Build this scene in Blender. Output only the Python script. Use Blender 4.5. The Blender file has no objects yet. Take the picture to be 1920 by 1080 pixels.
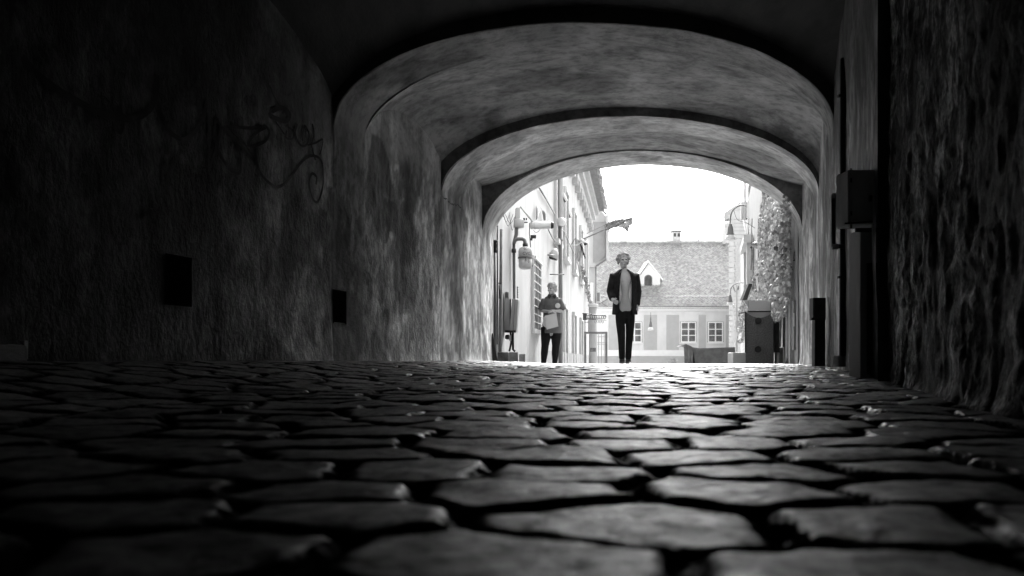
import bpy, math, random
import numpy as np
from mathutils import Vector, Matrix
random.seed(7)
rng = np.random.default_rng(7)
R = math.radians
S = bpy.context.scene
COL = S.collection

# ------------------------------------------------------------------ camera, sky, sun, exposure
EYE, FPX, HZ = 0.14, 1500.0, 676.0           # eye height (m), focal length and horizon row in photo pixels
cam = bpy.data.cameras.new('camera'); cam_o = bpy.data.objects.new('camera', cam); COL.objects.link(cam_o)
cam_o.location = (0, 0, EYE); cam_o.rotation_euler = (R(90), 0, 0)
cam.sensor_width = 36; cam.lens = 36 * FPX / 1920; cam.shift_y = (HZ - 540) / 1920
cam.clip_start = 0.02; cam.clip_end = 500
cam.dof.use_dof = True; cam.dof.focus_distance = 8.5; cam.dof.aperture_fstop = 4.6
S.camera = cam_o
world = bpy.data.worlds.new('World'); S.world = world; world.use_nodes = True
wn = world.node_tree; wn.nodes.clear()
SUN_EL, SUN_AZ = 44, 14                      # azimuth measured from +Y towards +X
sky = wn.nodes.new('ShaderNodeTexSky'); sky.sky_type = 'NISHITA'; sky.sun_disc = False
sky.sun_elevation = R(SUN_EL); sky.sun_rotation = R(SUN_AZ); sky.air_density = 1.0; sky.dust_density = 4.0
bw = wn.nodes.new('ShaderNodeRGBToBW'); bg = wn.nodes.new('ShaderNodeBackground'); bg.inputs['Strength'].default_value = 0.15
wo = wn.nodes.new('ShaderNodeOutputWorld')
wn.links.new(sky.outputs[0], bw.inputs[0]); wn.links.new(bw.outputs[0], bg.inputs['Color']); wn.links.new(bg.outputs[0], wo.inputs[0])
sun = bpy.data.lights.new('sun', 'SUN'); sun.energy = 1.5; sun.angle = R(28); sun.color = (1, 1, 1)
so = bpy.data.objects.new('sun', sun); COL.objects.link(so)
az, el = R(SUN_AZ), R(SUN_EL)
sd = Vector((math.sin(az) * math.cos(el), math.cos(az) * math.cos(el), math.sin(el)))
so.rotation_euler = sd.to_track_quat('Z', 'Y').to_euler(); so.location = (0, 20, 20)
S.view_settings.view_transform = 'Standard'; S.view_settings.look = 'None'
S.view_settings.exposure = 2.75; S.view_settings.gamma = 1.0; S.view_settings.use_curve_mapping = False
S.render.engine = 'CYCLES'
S.cycles.use_denoising = True; S.cycles.max_bounces = 14; S.cycles.diffuse_bounces = 10; S.cycles.glossy_bounces = 4
S.cycles.sample_clamp_indirect = 6

# ------------------------------------------------------------------ helpers
def P(px, py, Y): return Vector(((px - 960) / FPX * Y, Y, EYE + (HZ - py) / FPX * Y))
def tag(o, label=None, cat=None, group=None, kind=None):
    if label: o['label'] = label
    if cat: o['category'] = cat
    if group: o['group'] = group
    if kind: o['kind'] = kind
    return o
def empty(name, loc=(0, 0, 0), label=None, cat=None, group=None):
    o = bpy.data.objects.new(name, None); COL.objects.link(o); o.location = loc; o.empty_display_size = .1
    bpy.context.view_layer.update()
    return tag(o, label, cat, group)
def link(name, me, mat, parent=None, smooth=False):
    o = bpy.data.objects.new(name, me); COL.objects.link(o)
    if mat: me.materials.append(mat)
    if smooth: me.polygons.foreach_set('use_smooth', [True] * len(me.polygons))
    if parent:
        o.parent = parent
        w = Matrix.Identity(4); q = parent
        while q: w = q.matrix_basis @ w; q = q.parent
        me.transform(w.inverted())
    return o
def grid_mesh(name, V, nu, nv, keep=None):
    """V: (nu*nv,3) array laid out row by row"""
    i = np.arange(nu - 1)[:, None] * nv + np.arange(nv - 1)[None, :]
    q = np.stack([i, i + nv, i + nv + 1, i + 1], -1).reshape(-1, 4)
    if keep is not None: q = q[keep.reshape(-1)]
    me = bpy.data.meshes.new(name)
    me.vertices.add(len(V)); me.vertices.foreach_set('co', V.astype(np.float32).ravel())
    me.loops.add(q.size); me.loops.foreach_set('vertex_index', q.astype(np.int32).ravel())
    me.polygons.add(len(q)); me.polygons.foreach_set('loop_start', np.arange(0, q.size, 4, dtype=np.int32))
    me.polygons.foreach_set('loop_total', np.full(len(q), 4, dtype=np.int32))
    me.update(calc_edges=True); me.validate(); return me
class MB:
    def __init__(s): s.v = []; s.f = []
    def add(s, vs, fs):
        b = len(s.v); s.v += [tuple(v) for v in vs]; s.f += [tuple(b + i for i in f) for f in fs]; return s
    def box(s, c, d, ax=None, bev=0):
        """c centre, d full sizes, ax optional (x axis, y axis) unit vectors"""
        c = Vector(c); X = Vector((1, 0, 0)); Y = Vector((0, 1, 0)); Z = Vector((0, 0, 1))
        if ax: X, Y = Vector(ax[0]).normalized(), Vector(ax[1]).normalized(); Z = X.cross(Y).normalized()
        hx, hy, hz = d[0] / 2, d[1] / 2, d[2] / 2
        vs = [c + X * a * hx + Y * b * hy + Z * e * hz for e in (-1, 1) for a, b in ((-1, -1), (1, -1), (1, 1), (-1, 1))]
        return s.add(vs, [(3, 2, 1, 0), (4, 5, 6, 7), (0, 1, 5, 4), (1, 2, 6, 5), (2, 3, 7, 6), (3, 0, 4, 7)])
    def prism(s, poly, vec):
        """closed polygon (3D points) swept along vec"""
        n = len(poly); p = [Vector(q) for q in poly]; vec = Vector(vec)
        vs = p + [q + vec for q in p]
        return s.add(vs, [tuple(range(n))[::-1], tuple(range(n, 2 * n))] + [(i, (i + 1) % n, n + (i + 1) % n, n + i) for i in range(n)])
    def tube(s, pts, r, n=8, cap=True):
        pts = [Vector(p) for p in pts]; rs = r if isinstance(r, (list, tuple)) else [r] * len(pts)
        vs = []; up = Vector((0.13, 0.21, 0.97))
        prev = None
        for i, p in enumerate(pts):
            t = (pts[min(i + 1, len(pts) - 1)] - pts[max(i - 1, 0)]).normalized()
            a = prev if prev is not None else (up if abs(t.dot(up)) < .9 else Vector((1, 0.1, 0)))
            a = (a - t * a.dot(t)).normalized(); prev = a; b = t.cross(a)
            for k in range(n):
                w = 2 * math.pi * k / n; vs.append(p + (a * math.cos(w) + b * math.sin(w)) * rs[i])
        m = len(pts)
        fs = [(i * n + k, i * n + (k + 1) % n, (i + 1) * n + (k + 1) % n, (i + 1) * n + k) for i in range(m - 1) for k in range(n)]
        if cap: fs += [tuple(range(n))[::-1], tuple(range((m - 1) * n, m * n))]
        return s.add(vs, fs)
    def lathe(s, prof, c, ax=(0, 0, 1), n=20):
        """prof: list of (radius, height) along ax from c"""
        c = Vector(c); t = Vector(ax).normalized(); a = t.orthogonal().normalized(); b = t.cross(a); vs = []
        for r, h in prof:
            for k in range(n):
                w = 2 * math.pi * k / n; vs.append(c + t * h + (a * math.cos(w) + b * math.sin(w)) * max(r, 1e-4))
        m = len(prof)
        fs = [(i * n + k, i * n + (k + 1) % n, (i + 1) * n + (k + 1) % n, (i + 1) * n + k) for i in range(m - 1) for k in range(n)]
        fs += [tuple(range(n))[::-1], tuple(range((m - 1) * n, m * n))]
        return s.add(vs, fs)
    def build(s, name, mat, parent=None, smooth=False, bevel=0):
        me = bpy.data.meshes.new(name); me.from_pydata(s.v, [], s.f); me.update()
        o = link(name, me, mat, parent, smooth)
        if bevel:
            m = o.modifiers.new('bevel', 'BEVEL'); m.width = bevel; m.segments = 2; m.limit_method = 'ANGLE'
        return o
def spline(pts, n=6):
    pts = [np.array(p, float) for p in pts]; out = []
    for i in range(len(pts) - 1):
        p0 = pts[max(i - 1, 0)]; p1 = pts[i]; p2 = pts[i + 1]; p3 = pts[min(i + 2, len(pts) - 1)]
        for k in range(n):
            t = k / n
            out.append(.5 * (2 * p1 + (p2 - p0) * t + (2 * p0 - 5 * p1 + 4 * p2 - p3) * t * t + (3 * p1 - p0 - 3 * p2 + p3) * t ** 3))
    return out + [pts[-1]]
def hsh(ix, iy, k=0):
    h = (ix.astype(np.int64) * 374761393 + iy.astype(np.int64) * 668265263 + k * 144269504) & 0xffffffff
    h = ((h ^ (h >> 13)) * 1274126177) & 0xffffffff
    return ((h ^ (h >> 16)) & 0xffff) / 65535.0
def vnoise(x, y, k=0):
    ix = np.floor(x); iy = np.floor(y); fx = x - ix; fy = y - iy; fx = fx * fx * (3 - 2 * fx); fy = fy * fy * (3 - 2 * fy)
    a = hsh(ix, iy, k); b = hsh(ix + 1, iy, k); c = hsh(ix, iy + 1, k); d = hsh(ix + 1, iy + 1, k)
    return (a * (1 - fx) + b * fx) * (1 - fy) + (c * (1 - fx) + d * fx) * fy - .5
def fbm(x, y, k=0, o=4):
    s = 0; a = 1
    for i in range(o): s = s + a * vnoise(x * 2 ** i + 7.3 * i, y * 2 ** i - 3.1 * i, k + i); a *= .5
    return s
def sstep(t): t = np.clip(t, 0, 1); return t * t * (3 - 2 * t)

# ------------------------------------------------------------------ materials
def mat(name, c1, c2=None, scale=4, stretch=(1, 1, 1), rough=.8, bump=0, bscale=40, metal=0, lo=.4, hi=.6, spec=.4, detail=6, island=0, extra=None):
    m = bpy.data.materials.new(name); m.use_nodes = True; nt = m.node_tree; b = nt.nodes['Principled BSDF']
    b.inputs['Roughness'].default_value = rough; b.inputs['Metallic'].default_value = metal
    b.inputs['Specular IOR Level'].default_value = spec
    L = nt.links.new
    tc = nt.nodes.new('ShaderNodeTexCoord'); mp = nt.nodes.new('ShaderNodeMapping'); mp.inputs['Scale'].default_value = stretch
    L(tc.outputs['Object'], mp.inputs[0])
    n = nt.nodes.new('ShaderNodeTexNoise'); n.inputs['Scale'].default_value = scale; n.inputs['Detail'].default_value = detail
    n.inputs['Roughness'].default_value = .62; L(mp.outputs[0], n.inputs[0])
    cr = nt.nodes.new('ShaderNodeValToRGB'); c2 = c1 if c2 is None else c2
    cr.color_ramp.elements[0].position = lo; cr.color_ramp.elements[1].position = hi
    cr.color_ramp.elements[0].color = (c1, c1, c1, 1); cr.color_ramp.elements[1].color = (c2, c2, c2, 1)
    L(n.outputs[0], cr.inputs[0]); out = cr.outputs[0]
    def mul(a, bsock, amt=1.0):
        x = nt.nodes.new('ShaderNodeMix'); x.data_type = 'RGBA'; x.blend_type = 'MULTIPLY'; x.inputs['Factor'].default_value = amt
        L(a, x.inputs['A']); L(bsock, x.inputs['B']); return x.outputs['Result']
    if island:
        g = nt.nodes.new('ShaderNodeNewGeometry'); r = nt.nodes.new('ShaderNodeMapRange')
        r.inputs['To Min'].default_value = 1 - island; r.inputs['To Max'].default_value = 1 + island * .5
        L(g.outputs['Random Per Island'], r.inputs[0]); out = mul(out, r.outputs[0])
    if extra: out = extra(nt, L, tc, out, mul, b)
    L(out, b.inputs['Base Color'])
    if bump:
        n2 = nt.nodes.new('ShaderNodeTexNoise'); n2.inputs['Scale'].default_value = bscale; n2.inputs['Detail'].default_value = 8; n2.inputs['Roughness'].default_value = .65
        L(mp.outputs[0], n2.inputs[0])
        bp = nt.nodes.new('ShaderNodeBump'); bp.inputs['Strength'].default_value = 1; bp.inputs['Distance'].default_value = bump
        L(n2.outputs[0], bp.inputs['Height']); L(bp.outputs[0], b.inputs['Normal'])
    return m
def noise_ramp(nt, L, tc, scale, stretch, stops, detail=8, rough=.65, loc=(0, 0, 0), dist=0):
    mp = nt.nodes.new('ShaderNodeMapping'); mp.inputs['Scale'].default_value = stretch; mp.inputs['Location'].default_value = loc
    L(tc.outputs['Object'], mp.inputs[0])
    n = nt.nodes.new('ShaderNodeTexNoise'); n.inputs['Scale'].default_value = scale; n.inputs['Detail'].default_value = detail
    n.inputs['Roughness'].default_value = rough; n.inputs['Distortion'].default_value = dist
    L(mp.outputs[0], n.inputs[0]); cr = nt.nodes.new('ShaderNodeValToRGB'); e = cr.color_ramp.elements
    while len(e) < len(stops): e.new(.5)
    for q, (p, c) in zip(e, stops): q.position = p; q.color = (c, c, c, 1)
    L(n.outputs[0], cr.inputs[0]); return cr.outputs[0]
def plaster_extra(near_shade, amt=1.0):
    def f(nt, L, tc, out, mul, b):
        st = mul(out, noise_ramp(nt, L, tc, 1.5, (1, 1, .6), [(.40, .45), (.44, .62), (.49, .97), (.7, 1)], dist=.7), amt)   # damp patches with an edge
        st = mul(st, noise_ramp(nt, L, tc, 6, (1, 1, .28), [(.36, .5), (.5, .85), (.62, 1.0)], loc=(3, 1, 2)), amt)          # run marks
        st = mul(st, noise_ramp(nt, L, tc, 26, (1, 1, .5), [(.38, .5), (.5, 1.0), (.7, 1.15)], loc=(9, 4, 2)), amt)           # pits and flakes
        cl = mul(out, noise_ramp(nt, L, tc, 1.8, (.8, 1.3, 1), [(.36, .50), (.46, .82), (.6, 1.1)], loc=(2, 5, 1), dist=.5))
        cl = mul(cl, noise_ramp(nt, L, tc, 12, (.8, 1.2, 1), [(.36, .65), (.55, 1.08)], loc=(6, 5, 1)))
        sp = nt.nodes.new('ShaderNodeSeparateXYZ'); L(tc.outputs['Object'], sp.inputs[0])
        n = nt.nodes.new('ShaderNodeTexNoise'); n.inputs['Scale'].default_value = 1.6; n.inputs['Detail'].default_value = 7; L(tc.outputs['Object'], n.inputs[0])
        def edge(sock, a, b_, k):       # a ragged, noise-broken change from one tone to another
            m1 = nt.nodes.new('ShaderNodeMath'); m1.operation = 'MULTIPLY_ADD'; L(n.outputs[0], m1.inputs[0]); m1.inputs[1].default_value = k; L(sock, m1.inputs[2])
            mr = nt.nodes.new('ShaderNodeMapRange'); mr.interpolation_type = 'SMOOTHSTEP'; L(m1.outputs[0], mr.inputs[0]); mr.inputs['From Min'].default_value = a + k * .5; mr.inputs['From Max'].default_value = b_ + k * .5; return mr.outputs[0]
        mx = nt.nodes.new('ShaderNodeMix'); mx.data_type = 'RGBA'; L(edge(sp.outputs['Z'], 1.75, 2.25, .8), mx.inputs['Factor']); L(st, mx.inputs['A']); L(cl, mx.inputs['B'])
        out = mx.outputs['Result']
        at = nt.nodes.new('ShaderNodeAttribute'); at.attribute_name = 'coat'; out = mul(out, at.outputs['Color'])
        if near_shade:
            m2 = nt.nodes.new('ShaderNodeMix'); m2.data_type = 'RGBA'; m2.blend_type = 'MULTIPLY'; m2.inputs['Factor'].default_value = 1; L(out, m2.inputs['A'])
            q = nt.nodes.new('ShaderNodeMapRange'); q.inputs['To Min'].default_value = near_shade; L(edge(sp.outputs['Y'], 5.0, 6.5, 2.4), q.inputs[0]); L(q.outputs[0], m2.inputs['B']); out = m2.outputs['Result']  # near bay darkened in the colour, standing for shade away from the mouth
        return out
    return f
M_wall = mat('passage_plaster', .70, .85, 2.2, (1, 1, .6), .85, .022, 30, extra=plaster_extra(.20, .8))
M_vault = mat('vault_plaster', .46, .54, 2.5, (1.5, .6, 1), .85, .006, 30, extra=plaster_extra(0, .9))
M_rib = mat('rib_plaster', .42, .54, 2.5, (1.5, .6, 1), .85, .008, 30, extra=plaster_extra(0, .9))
M_shaded = mat('shaded_plaster', .18, .26, 2.2, (1, 1, .6), .85, .014, 26, extra=plaster_extra(0))  # darker copy of the plaster: shade painted on inward arch faces and niches
M_rear = mat('shaded_vault', .07, .10, 2.5, (1.5, .6, 1), .9, .006, 30)  # near-black copy of the vault plaster: the near bay's darkness put into the colour
M_exit = mat('exit_plaster', .68, .80, 3, (1, 1, .3), .8, .006, 30, extra=plaster_extra(0, .7))
def but_extra(nt, L, tc, out, mul, b):
    out = mul(out, noise_ramp(nt, L, tc, 3.2, (1, 1, .45), [(.40, .06), (.49, .25), (.56, 1.0)], dist=.5))
    out = mul(out, noise_ramp(nt, L, tc, 20, (1, 1, .5), [(.43, .14), (.49, .6), (.55, 1.3)], loc=(5, 2, 7)))
    return mul(out, noise_ramp(nt, L, tc, 70, (1, 1, .7), [(.40, .4), (.55, 1.1)], loc=(1, 2, 7)))
M_but = mat('grimy_stucco', .6, .85, 3, (1, 1, .7), .8, .016, 45, spec=.1, extra=but_extra)
M_stone_dark = mat('shell_masonry', .3, .4, 2, bump=.01)
def cob_extra(nt, L, tc, out, mul, b):
    at = nt.nodes.new('ShaderNodeAttribute'); at.attribute_name = 'stone'
    out = mul(out, at.outputs['Color'])
    out = mul(out, noise_ramp(nt, L, tc, 38, (1, 1, 1), [(.36, .30), (.47, .75), (.6, 1.25)], loc=(4, 1, 1)))
    rr = noise_ramp(nt, L, tc, 26, (1, 1, 1), [(.35, .28), (.65, .48)], loc=(1, 1, 1)); 
    pit = noise_ramp(nt, L, tc, 30, (1, 1, 1), [(.40, .10), (.49, .6), (.57, 1.3)], loc=(4, 6, 1))
    q = nt.nodes.new('ShaderNodeMapRange'); L(mul(at.outputs['Color'], pit), q.inputs[0]); q.inputs['From Min'].default_value = .05; q.inputs['From Max'].default_value = .75; q.inputs['To Max'].default_value = .9
    L(q.outputs[0], b.inputs['Specular IOR Level']); L(rr, b.inputs['Roughness'])
    return out
M_cob = mat('worn_cobbles', .18, .38, 14, (1, 1, 1), .5, .006, 45, spec=.7, lo=.35, hi=.65, extra=cob_extra)
M_street = mat('street_setts', .28, .36, 6, bump=.01, bscale=15)
def fac_extra(nt, L, tc, out, mul, b):
    return mul(out, noise_ramp(nt, L, tc, 3, (1, 1, .12), [(.3, .82), (.5, 1.0)], loc=(2, 2, 2)))
M_white = mat('pale_render', .38, .44, 1.5, (1, 1, .4), .85, .004, 30, extra=fac_extra)
M_cabinet = mat('chalky_grey_paint', .6, .85, 5, (1, 1, .5), .8, .003, 40, lo=.3, hi=.6)
M_cream = mat('cream_wash', .66, .72, 2, (1, 1, .5), .85)
M_cream_trim = mat('white_wash', .80, .84, 6, rough=.8)
M_cream_panel = mat('soft_grey_wash', .44, .47, 3, rough=.85)
M_white2 = mat('cream_render', .40, .45, 2, (1, 1, .5), .85)
M_panel = mat('grey_panel_paint', .26, .29, 3, rough=.85)
M_trim = mat('white_trim', .50, .55, 6, rough=.7)
M_tile = mat('roof_tiles', .26, .52, 9, rough=.8, island=.28, lo=.3, hi=.7)
M_tile2 = mat('eave_tiles', .32, .45, 9, rough=.8, island=.3, lo=.3, hi=.7)
M_metal_l = mat('light_grey_metal', .44, .54, 8, (1, 1, .3), .5, .001, 20)
M_metal_m = mat('mid_grey_metal', .13, .19, 8, (1, 1, .3), .5, .001, 20)
M_metal_d = mat('dark_grey_metal', .03, .05, 8, rough=.5)
M_black = mat('black_paint', .012, .02, 8, rough=.5)
M_graf = mat('black_spray_paint', .006, .010, 8, rough=.7)
M_cabface = mat('speckled_grey_panel', .08, .14, 60, rough=.6, lo=.45, hi=.55)
M_glass = mat('window_glass', .08, .18, 2.5, rough=.3, spec=.3, lo=.4, hi=.6)
M_dglass = mat('dark_glass', .04, .08, 3, rough=.4, spec=.3)
M_opal = mat('opal_glass', .62, .66, 2, rough=.3)
M_tarp = mat('grey_tarpaulin', .10, .14, 5, rough=.75, bump=.01, bscale=9)
M_flag1 = mat('flag_cloth_dark', .2, .24, 5, rough=.9)
M_flag2 = mat('flag_cloth_light', .40, .46, 5, rough=.9)
M_concrete = mat('concrete', .24, .34, 6, rough=.9, bump=.006)
M_concrete_d = mat('dirty_concrete', .10, .2, 6, rough=.9, bump=.006)
M_wood_d = mat('dark_wood', .02, .05, 6, (1, 1, .2), .8)
M_leaf = mat('ivy_leaf', .28, .55, 1.3, rough=.55, island=.5, lo=.35, hi=.65)
M_leaf2 = mat('shrub_leaf', .3, .42, 3, rough=.6, island=.3)
M_stem = mat('ivy_stem', .12, .2, 8)
M_skin = mat('skin', .32, .36, 8, rough=.6)
M_suit = mat('black_wool', .010, .016, 20, rough=.95, spec=.15)
M_shirt = mat('pale_shirt', .78, .82, 8, rough=.85)
M_polo = mat('grey_polo', .09, .12, 8, rough=.9)
M_trouser = mat('black_trousers', .008, .012, 20, rough=.95, spec=.15)
M_hair = mat('grey_hair', .22, .32, 40, (1, 1, .3), .8, .004, 60)
M_hair2 = mat('light_grey_hair', .28, .38, 40, (1, 1, .3), .8, .004, 60)
M_paper = mat('paper', .44, .48, 3, rough=.8)

# ------------------------------------------------------------------ ground
def G(x, Y):
    x = np.asarray(x, float); Y = np.asarray(Y, float); u = x - .3 * Y
    base = .100 * sstep((Y - .6) / 7.4) - .035 * np.maximum(Y - 10.9, 0)
    lift = .139 * sstep((-u - .9) / 2.2) * (Y < 12)
    return np.maximum(base, base + (lift - base) * sstep((-u - .9) / 2.2) * (1 - sstep((Y - 9.5) / 1.6)))
def cobbles():
    rows = [.16]
    while rows[-1] < 13.6: rows.append(rows[-1] + min(.0045 * rows[-1] + .0006, .0125 if rows[-1] < 11.5 else .03))
    Yr = np.array(rows); nc = 600; uu = np.linspace(-3.6, 1.15, nc)
    Y = np.repeat(Yr[:, None], nc, 1); X = uu[None, :] + .3 * Y
    # warp, then worn setts laid in wavering courses
    wx = X + .005 * fbm(X * 20, Y * 20, 15, 3) + .030 * fbm(X * 5, Y * 5, 11, 3) + .05 * fbm(X * 1.1, Y * 1.1, 31, 2); wy = Y + .005 * fbm(X * 20, Y * 20, 16, 3) + .024 * fbm(X * 5, Y * 5, 12, 3) + .10 * fbm(X * .8, Y * .8, 32, 2)
    a, b = .26, .170
    gy = wy / b; cy = np.floor(gy)
    best = [np.full(X.shape, 9.), np.full(X.shape, 9.)]; bx = [None, None]
    c1x = np.zeros_like(X); c1y = np.zeros_like(X); c2x = np.zeros_like(X); c2y = np.zeros_like(X); hid = np.zeros_like(X)
    d1 = np.full(X.shape, 1e9); d2 = np.full(X.shape, 1e9)
    for dj in (-1, 0, 1):
        j = cy + dj; off = .5 * (np.mod(j, 2)) + .35 * (hsh(j, j * 0, 5) - .5)
        wj = a * (1 + .25 * (hsh(j, j * 0, 6) - .5))
        ci = np.floor(wx / wj - off)
        for di in (-1, 0, 1):
            i = ci + di
            sx = (i + .5 + off + .62 * (hsh(i, j, 1) - .5)) * wj; sy = (j + .5 + .42 * (hsh(i, j, 2) - .5)) * b
            d = ((wx - sx) / 1.25) ** 2 + (wy - sy) ** 2
            n1 = d < d1; n2 = (~n1) & (d < d2)
            d2 = np.where(n1, d1, np.where(n2, d, d2))
            c2x = np.where(n1, c1x, np.where(n2, sx, c2x)); c2y = np.where(n1, c1y, np.where(n2, sy, c2y))
            d1 = np.where(n1, d, d1); c1x = np.where(n1, sx, c1x); c1y = np.where(n1, sy, c1y)
            hid = np.where(n1, hsh(i, j, 3), hid)
    ddx, ddy = (c2x - c1x) / 1.25, c2y - c1y
    e = (d2 - d1) / (2 * np.hypot(ddx, ddy) + 1e-9)
    jw = .004 + .007 * (fbm(X * 3, Y * 3, 21, 2) * .5 + .5)
    top = sstep((e - jw * .5) / .017)
    dome = 1 - np.exp(-np.maximum(e, 0) / .05)
    tilt = (hsh(np.floor(hid * 999), np.floor(hid * 777), 8) - .5) * .05 * (wx - c1x) + (hsh(np.floor(hid * 555), np.floor(hid * 333), 9) - .5) * .06 * (wy - c1y)
    Z = G(X, Y) - .019 + .0115 * top + .0025 * dome + (hid - .5) * .006 + .7 * tilt * top + .0055 * fbm(X * 13, Y * 13, 41, 4) + .004 * fbm(X * 6, Y * 6, 43, 2)
    V = np.stack([X, Y, Z], -1).reshape(-1, 3)
    me = grid_mesh('cobbled_ground', V, len(Yr), nc)
    shade = (.06 + .94 * sstep((e - jw * .5 - .011) / .013)) * (.62 + .55 * hsh(np.floor(hid * 911), np.floor(hid * 411), 4))
    at = me.color_attributes.new('stone', 'FLOAT_COLOR', 'POINT')
    c = np.stack([shade, shade, shade, np.ones_like(shade)], -1).reshape(-1); at.data.foreach_set('color', c.astype(np.float32))
    return tag(link('cobbled_ground', me, M_cob, smooth=True), 'worn rounded cobblestones paving the passage floor', 'pavement', kind='structure')
cobbles()
# the same ground further out and round about, one coarse sheet
gx = np.linspace(-70, 70, 181); gy = np.concatenate([np.linspace(-40, 0, 20), np.linspace(.5, 60, 170), np.linspace(63, 300, 40)])
YY, XX = np.meshgrid(gy, gx, indexing='ij')
ins = (YY < 13.55) & (np.abs(XX - .3 * YY + 1.2) < 4)
ZZ = G(XX, np.minimum(YY, 45)) - .02 - .10 * (YY < 13.4)
tag(link('ground', grid_mesh('ground', np.stack([XX, YY, ZZ], -1).reshape(-1, 3), len(gy), len(gx)), M_street), 'pale street surface beyond the passage', 'street', kind='structure')

# ------------------------------------------------------------------ the vaulted passage
UL, UR = -3.3, .66
passage = empty('gatehouse_passage', (0, 0, 0), 'dark vaulted plaster passage with three arch ribs leading to the street', 'passage')
def lw(Y, z):     # left wall surface (offset towards the lane)
    return .028 * fbm(Y * 1.3, z * 1.1, 51, 3) + .012 * fbm(Y * 6, z * 3, 52, 3) + .05 * np.exp(-np.maximum(z - .10, 0) / .05) * (fbm(Y * 4, z * 0, 53, 2) + .3)
def lu(Y): return np.interp(Y, [-9, 6.4, 6.9, 8.4, 9.0, 9.8, 10.5], [-3.35, -3.35, -3.35, -3.27, -3.27, -3.31, -3.39])
def ru(Y): return np.interp(Y, [-9, 6.4, 6.9, 8.4, 9.0, 9.8, 10.5], [.66, .66, .665, .70, .70, .62, .62])
def wall_grid(name, Ys, Zs, ufun, holes, depth, mat_, flip=False):
    YY, ZZ = np.meshgrid(Ys, Zs, indexing='ij'); U = ufun(YY, ZZ)
    V = np.stack([U + .3 * YY, YY, ZZ], -1).reshape(-1, 3)
    yc = (Ys[:-1] + Ys[1:]) / 2; zc = (Zs[:-1] + Zs[1:]) / 2
    keep = np.ones((len(yc), len(zc)), bool)
    for (y0, y1, z0, z1) in holes: keep &= ~((yc[:, None] > y0) & (yc[:, None] < y1) & (zc[None, :] > z0) & (zc[None, :] < z1))
    me = grid_mesh(name, V, len(Ys), len(Zs), keep)
    return link(name, me, mat_, passage, True)
def breaks(a, b, step, extra):
    s = np.arange(a, b + step / 2, step); s = np.array([q for q in s if all(abs(q - e) > step * .45 for e in extra)])
    return np.unique(np.concatenate([s, np.array(extra, float), [a, b]]))
nich = [(4.55, 4.76, .46, .75), (6.42, 6.62, .44, .71)]
Ys = breaks(-9, 9.81, .035, [q for n in nich for q in n[:2]]); Zs = breaks(-.2, 3.4, .024, [q for n in nich for q in n[2:]])
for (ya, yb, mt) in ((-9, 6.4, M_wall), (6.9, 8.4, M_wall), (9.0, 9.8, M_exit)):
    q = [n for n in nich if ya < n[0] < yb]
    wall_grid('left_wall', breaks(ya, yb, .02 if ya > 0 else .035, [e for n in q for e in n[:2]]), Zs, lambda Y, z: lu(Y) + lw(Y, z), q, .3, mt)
for (y0, y1, z0, z1) in nich:
    m = MB(); xs = lambda Y, d: float(lu(Y) + lw(Y, (z0 + z1) / 2) + .01 - d + .3 * Y); D = .32
    f = [Vector((xs(y, 0), y, z)) for y, z in ((y0, z0), (y1, z0), (y1, z1), (y0, z1))]
    k = [Vector((xs(y, D), y, z)) for y, z in ((y0, z0), (y1, z0), (y1, z1), (y0, z1))]
    m.add(f + k, [(4, 5, 6, 7), (0, 1, 5, 4), (1, 2, 6, 5), (2, 3, 7, 6), (3, 0, 4, 7)])
    m.build('wall_niche', M_shaded, passage)
def rwall(Y, z):
    return ru(Y) - (.018 * fbm(Y * 1.5, z * 1.2, 61, 3) + .010 * fbm(Y * 7, z * 3, 62, 3) + .03 * np.exp(-np.maximum(z - .08, 0) / .04) * (fbm(Y * 5, z * 0, 63, 2) + .3))
for (ya, yb, mt) in ((4.2, 6.4, M_exit), (6.9, 8.4, M_vault), (9.0, 9.8, M_exit)): wall_grid('right_wall', np.linspace(ya, yb, int((yb - ya) / .03)), np.arange(-.2, 3.41, .035), rwall, [], 0, mt)
# battered buttress close to the camera on the right
Yb = np.arange(.2, 3.93, .016); Yb = np.concatenate([np.arange(-9, .2, .2), Yb, [3.935, 3.94, 3.945, 3.95]]); Zb = np.concatenate([np.arange(-.2, 2.5, .016), np.arange(2.5, 3.5, .1)])
def butt(Y, z):
    amp = .35 + .65 * np.exp(-np.maximum(z, 0) / .5)
    b = .022 * fbm(Y * 2.2, z * 1.6, 71, 3) + .017 * amp * (1 - 3.2 * np.abs(fbm(Y * 7.5, z * 5.2, 72, 5))) * (.4 + 1.2 * sstep(fbm(Y * 2, z * 1.5, 76, 2) + .5)) - .012 + .008 * fbm(Y * 24, z * 18, 74, 3) + .030 * np.exp(-np.maximum(z - .0, 0) / .035) * (.8 + 1.4 * fbm(Y * 9, z * 9, 73, 3))
    corner = .30 * (np.clip((Y - 3.90) / .05, 0, 1)) ** 3
    return .665 - .03 * (1 - z / 2) * .5 - b + corner
wall_grid('buttress', Yb, Zb, butt, [], 0, M_but)
m = MB()
for (ya, yb, ua, ub) in ((3.94, 3.94, .62, .95), (3.94, 4.21, .80, .80), (4.21, 4.21, .95, .66)):
    m.add([(ua + .3 * ya, ya, -.2), (ub + .3 * yb, yb, -.2), (ub + .3 * yb, yb, 3.4), (ua + .3 * ya, ya, 3.4)], [(0, 1, 2, 3)])
m.build('wall_recess', M_exit, passage)

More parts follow.
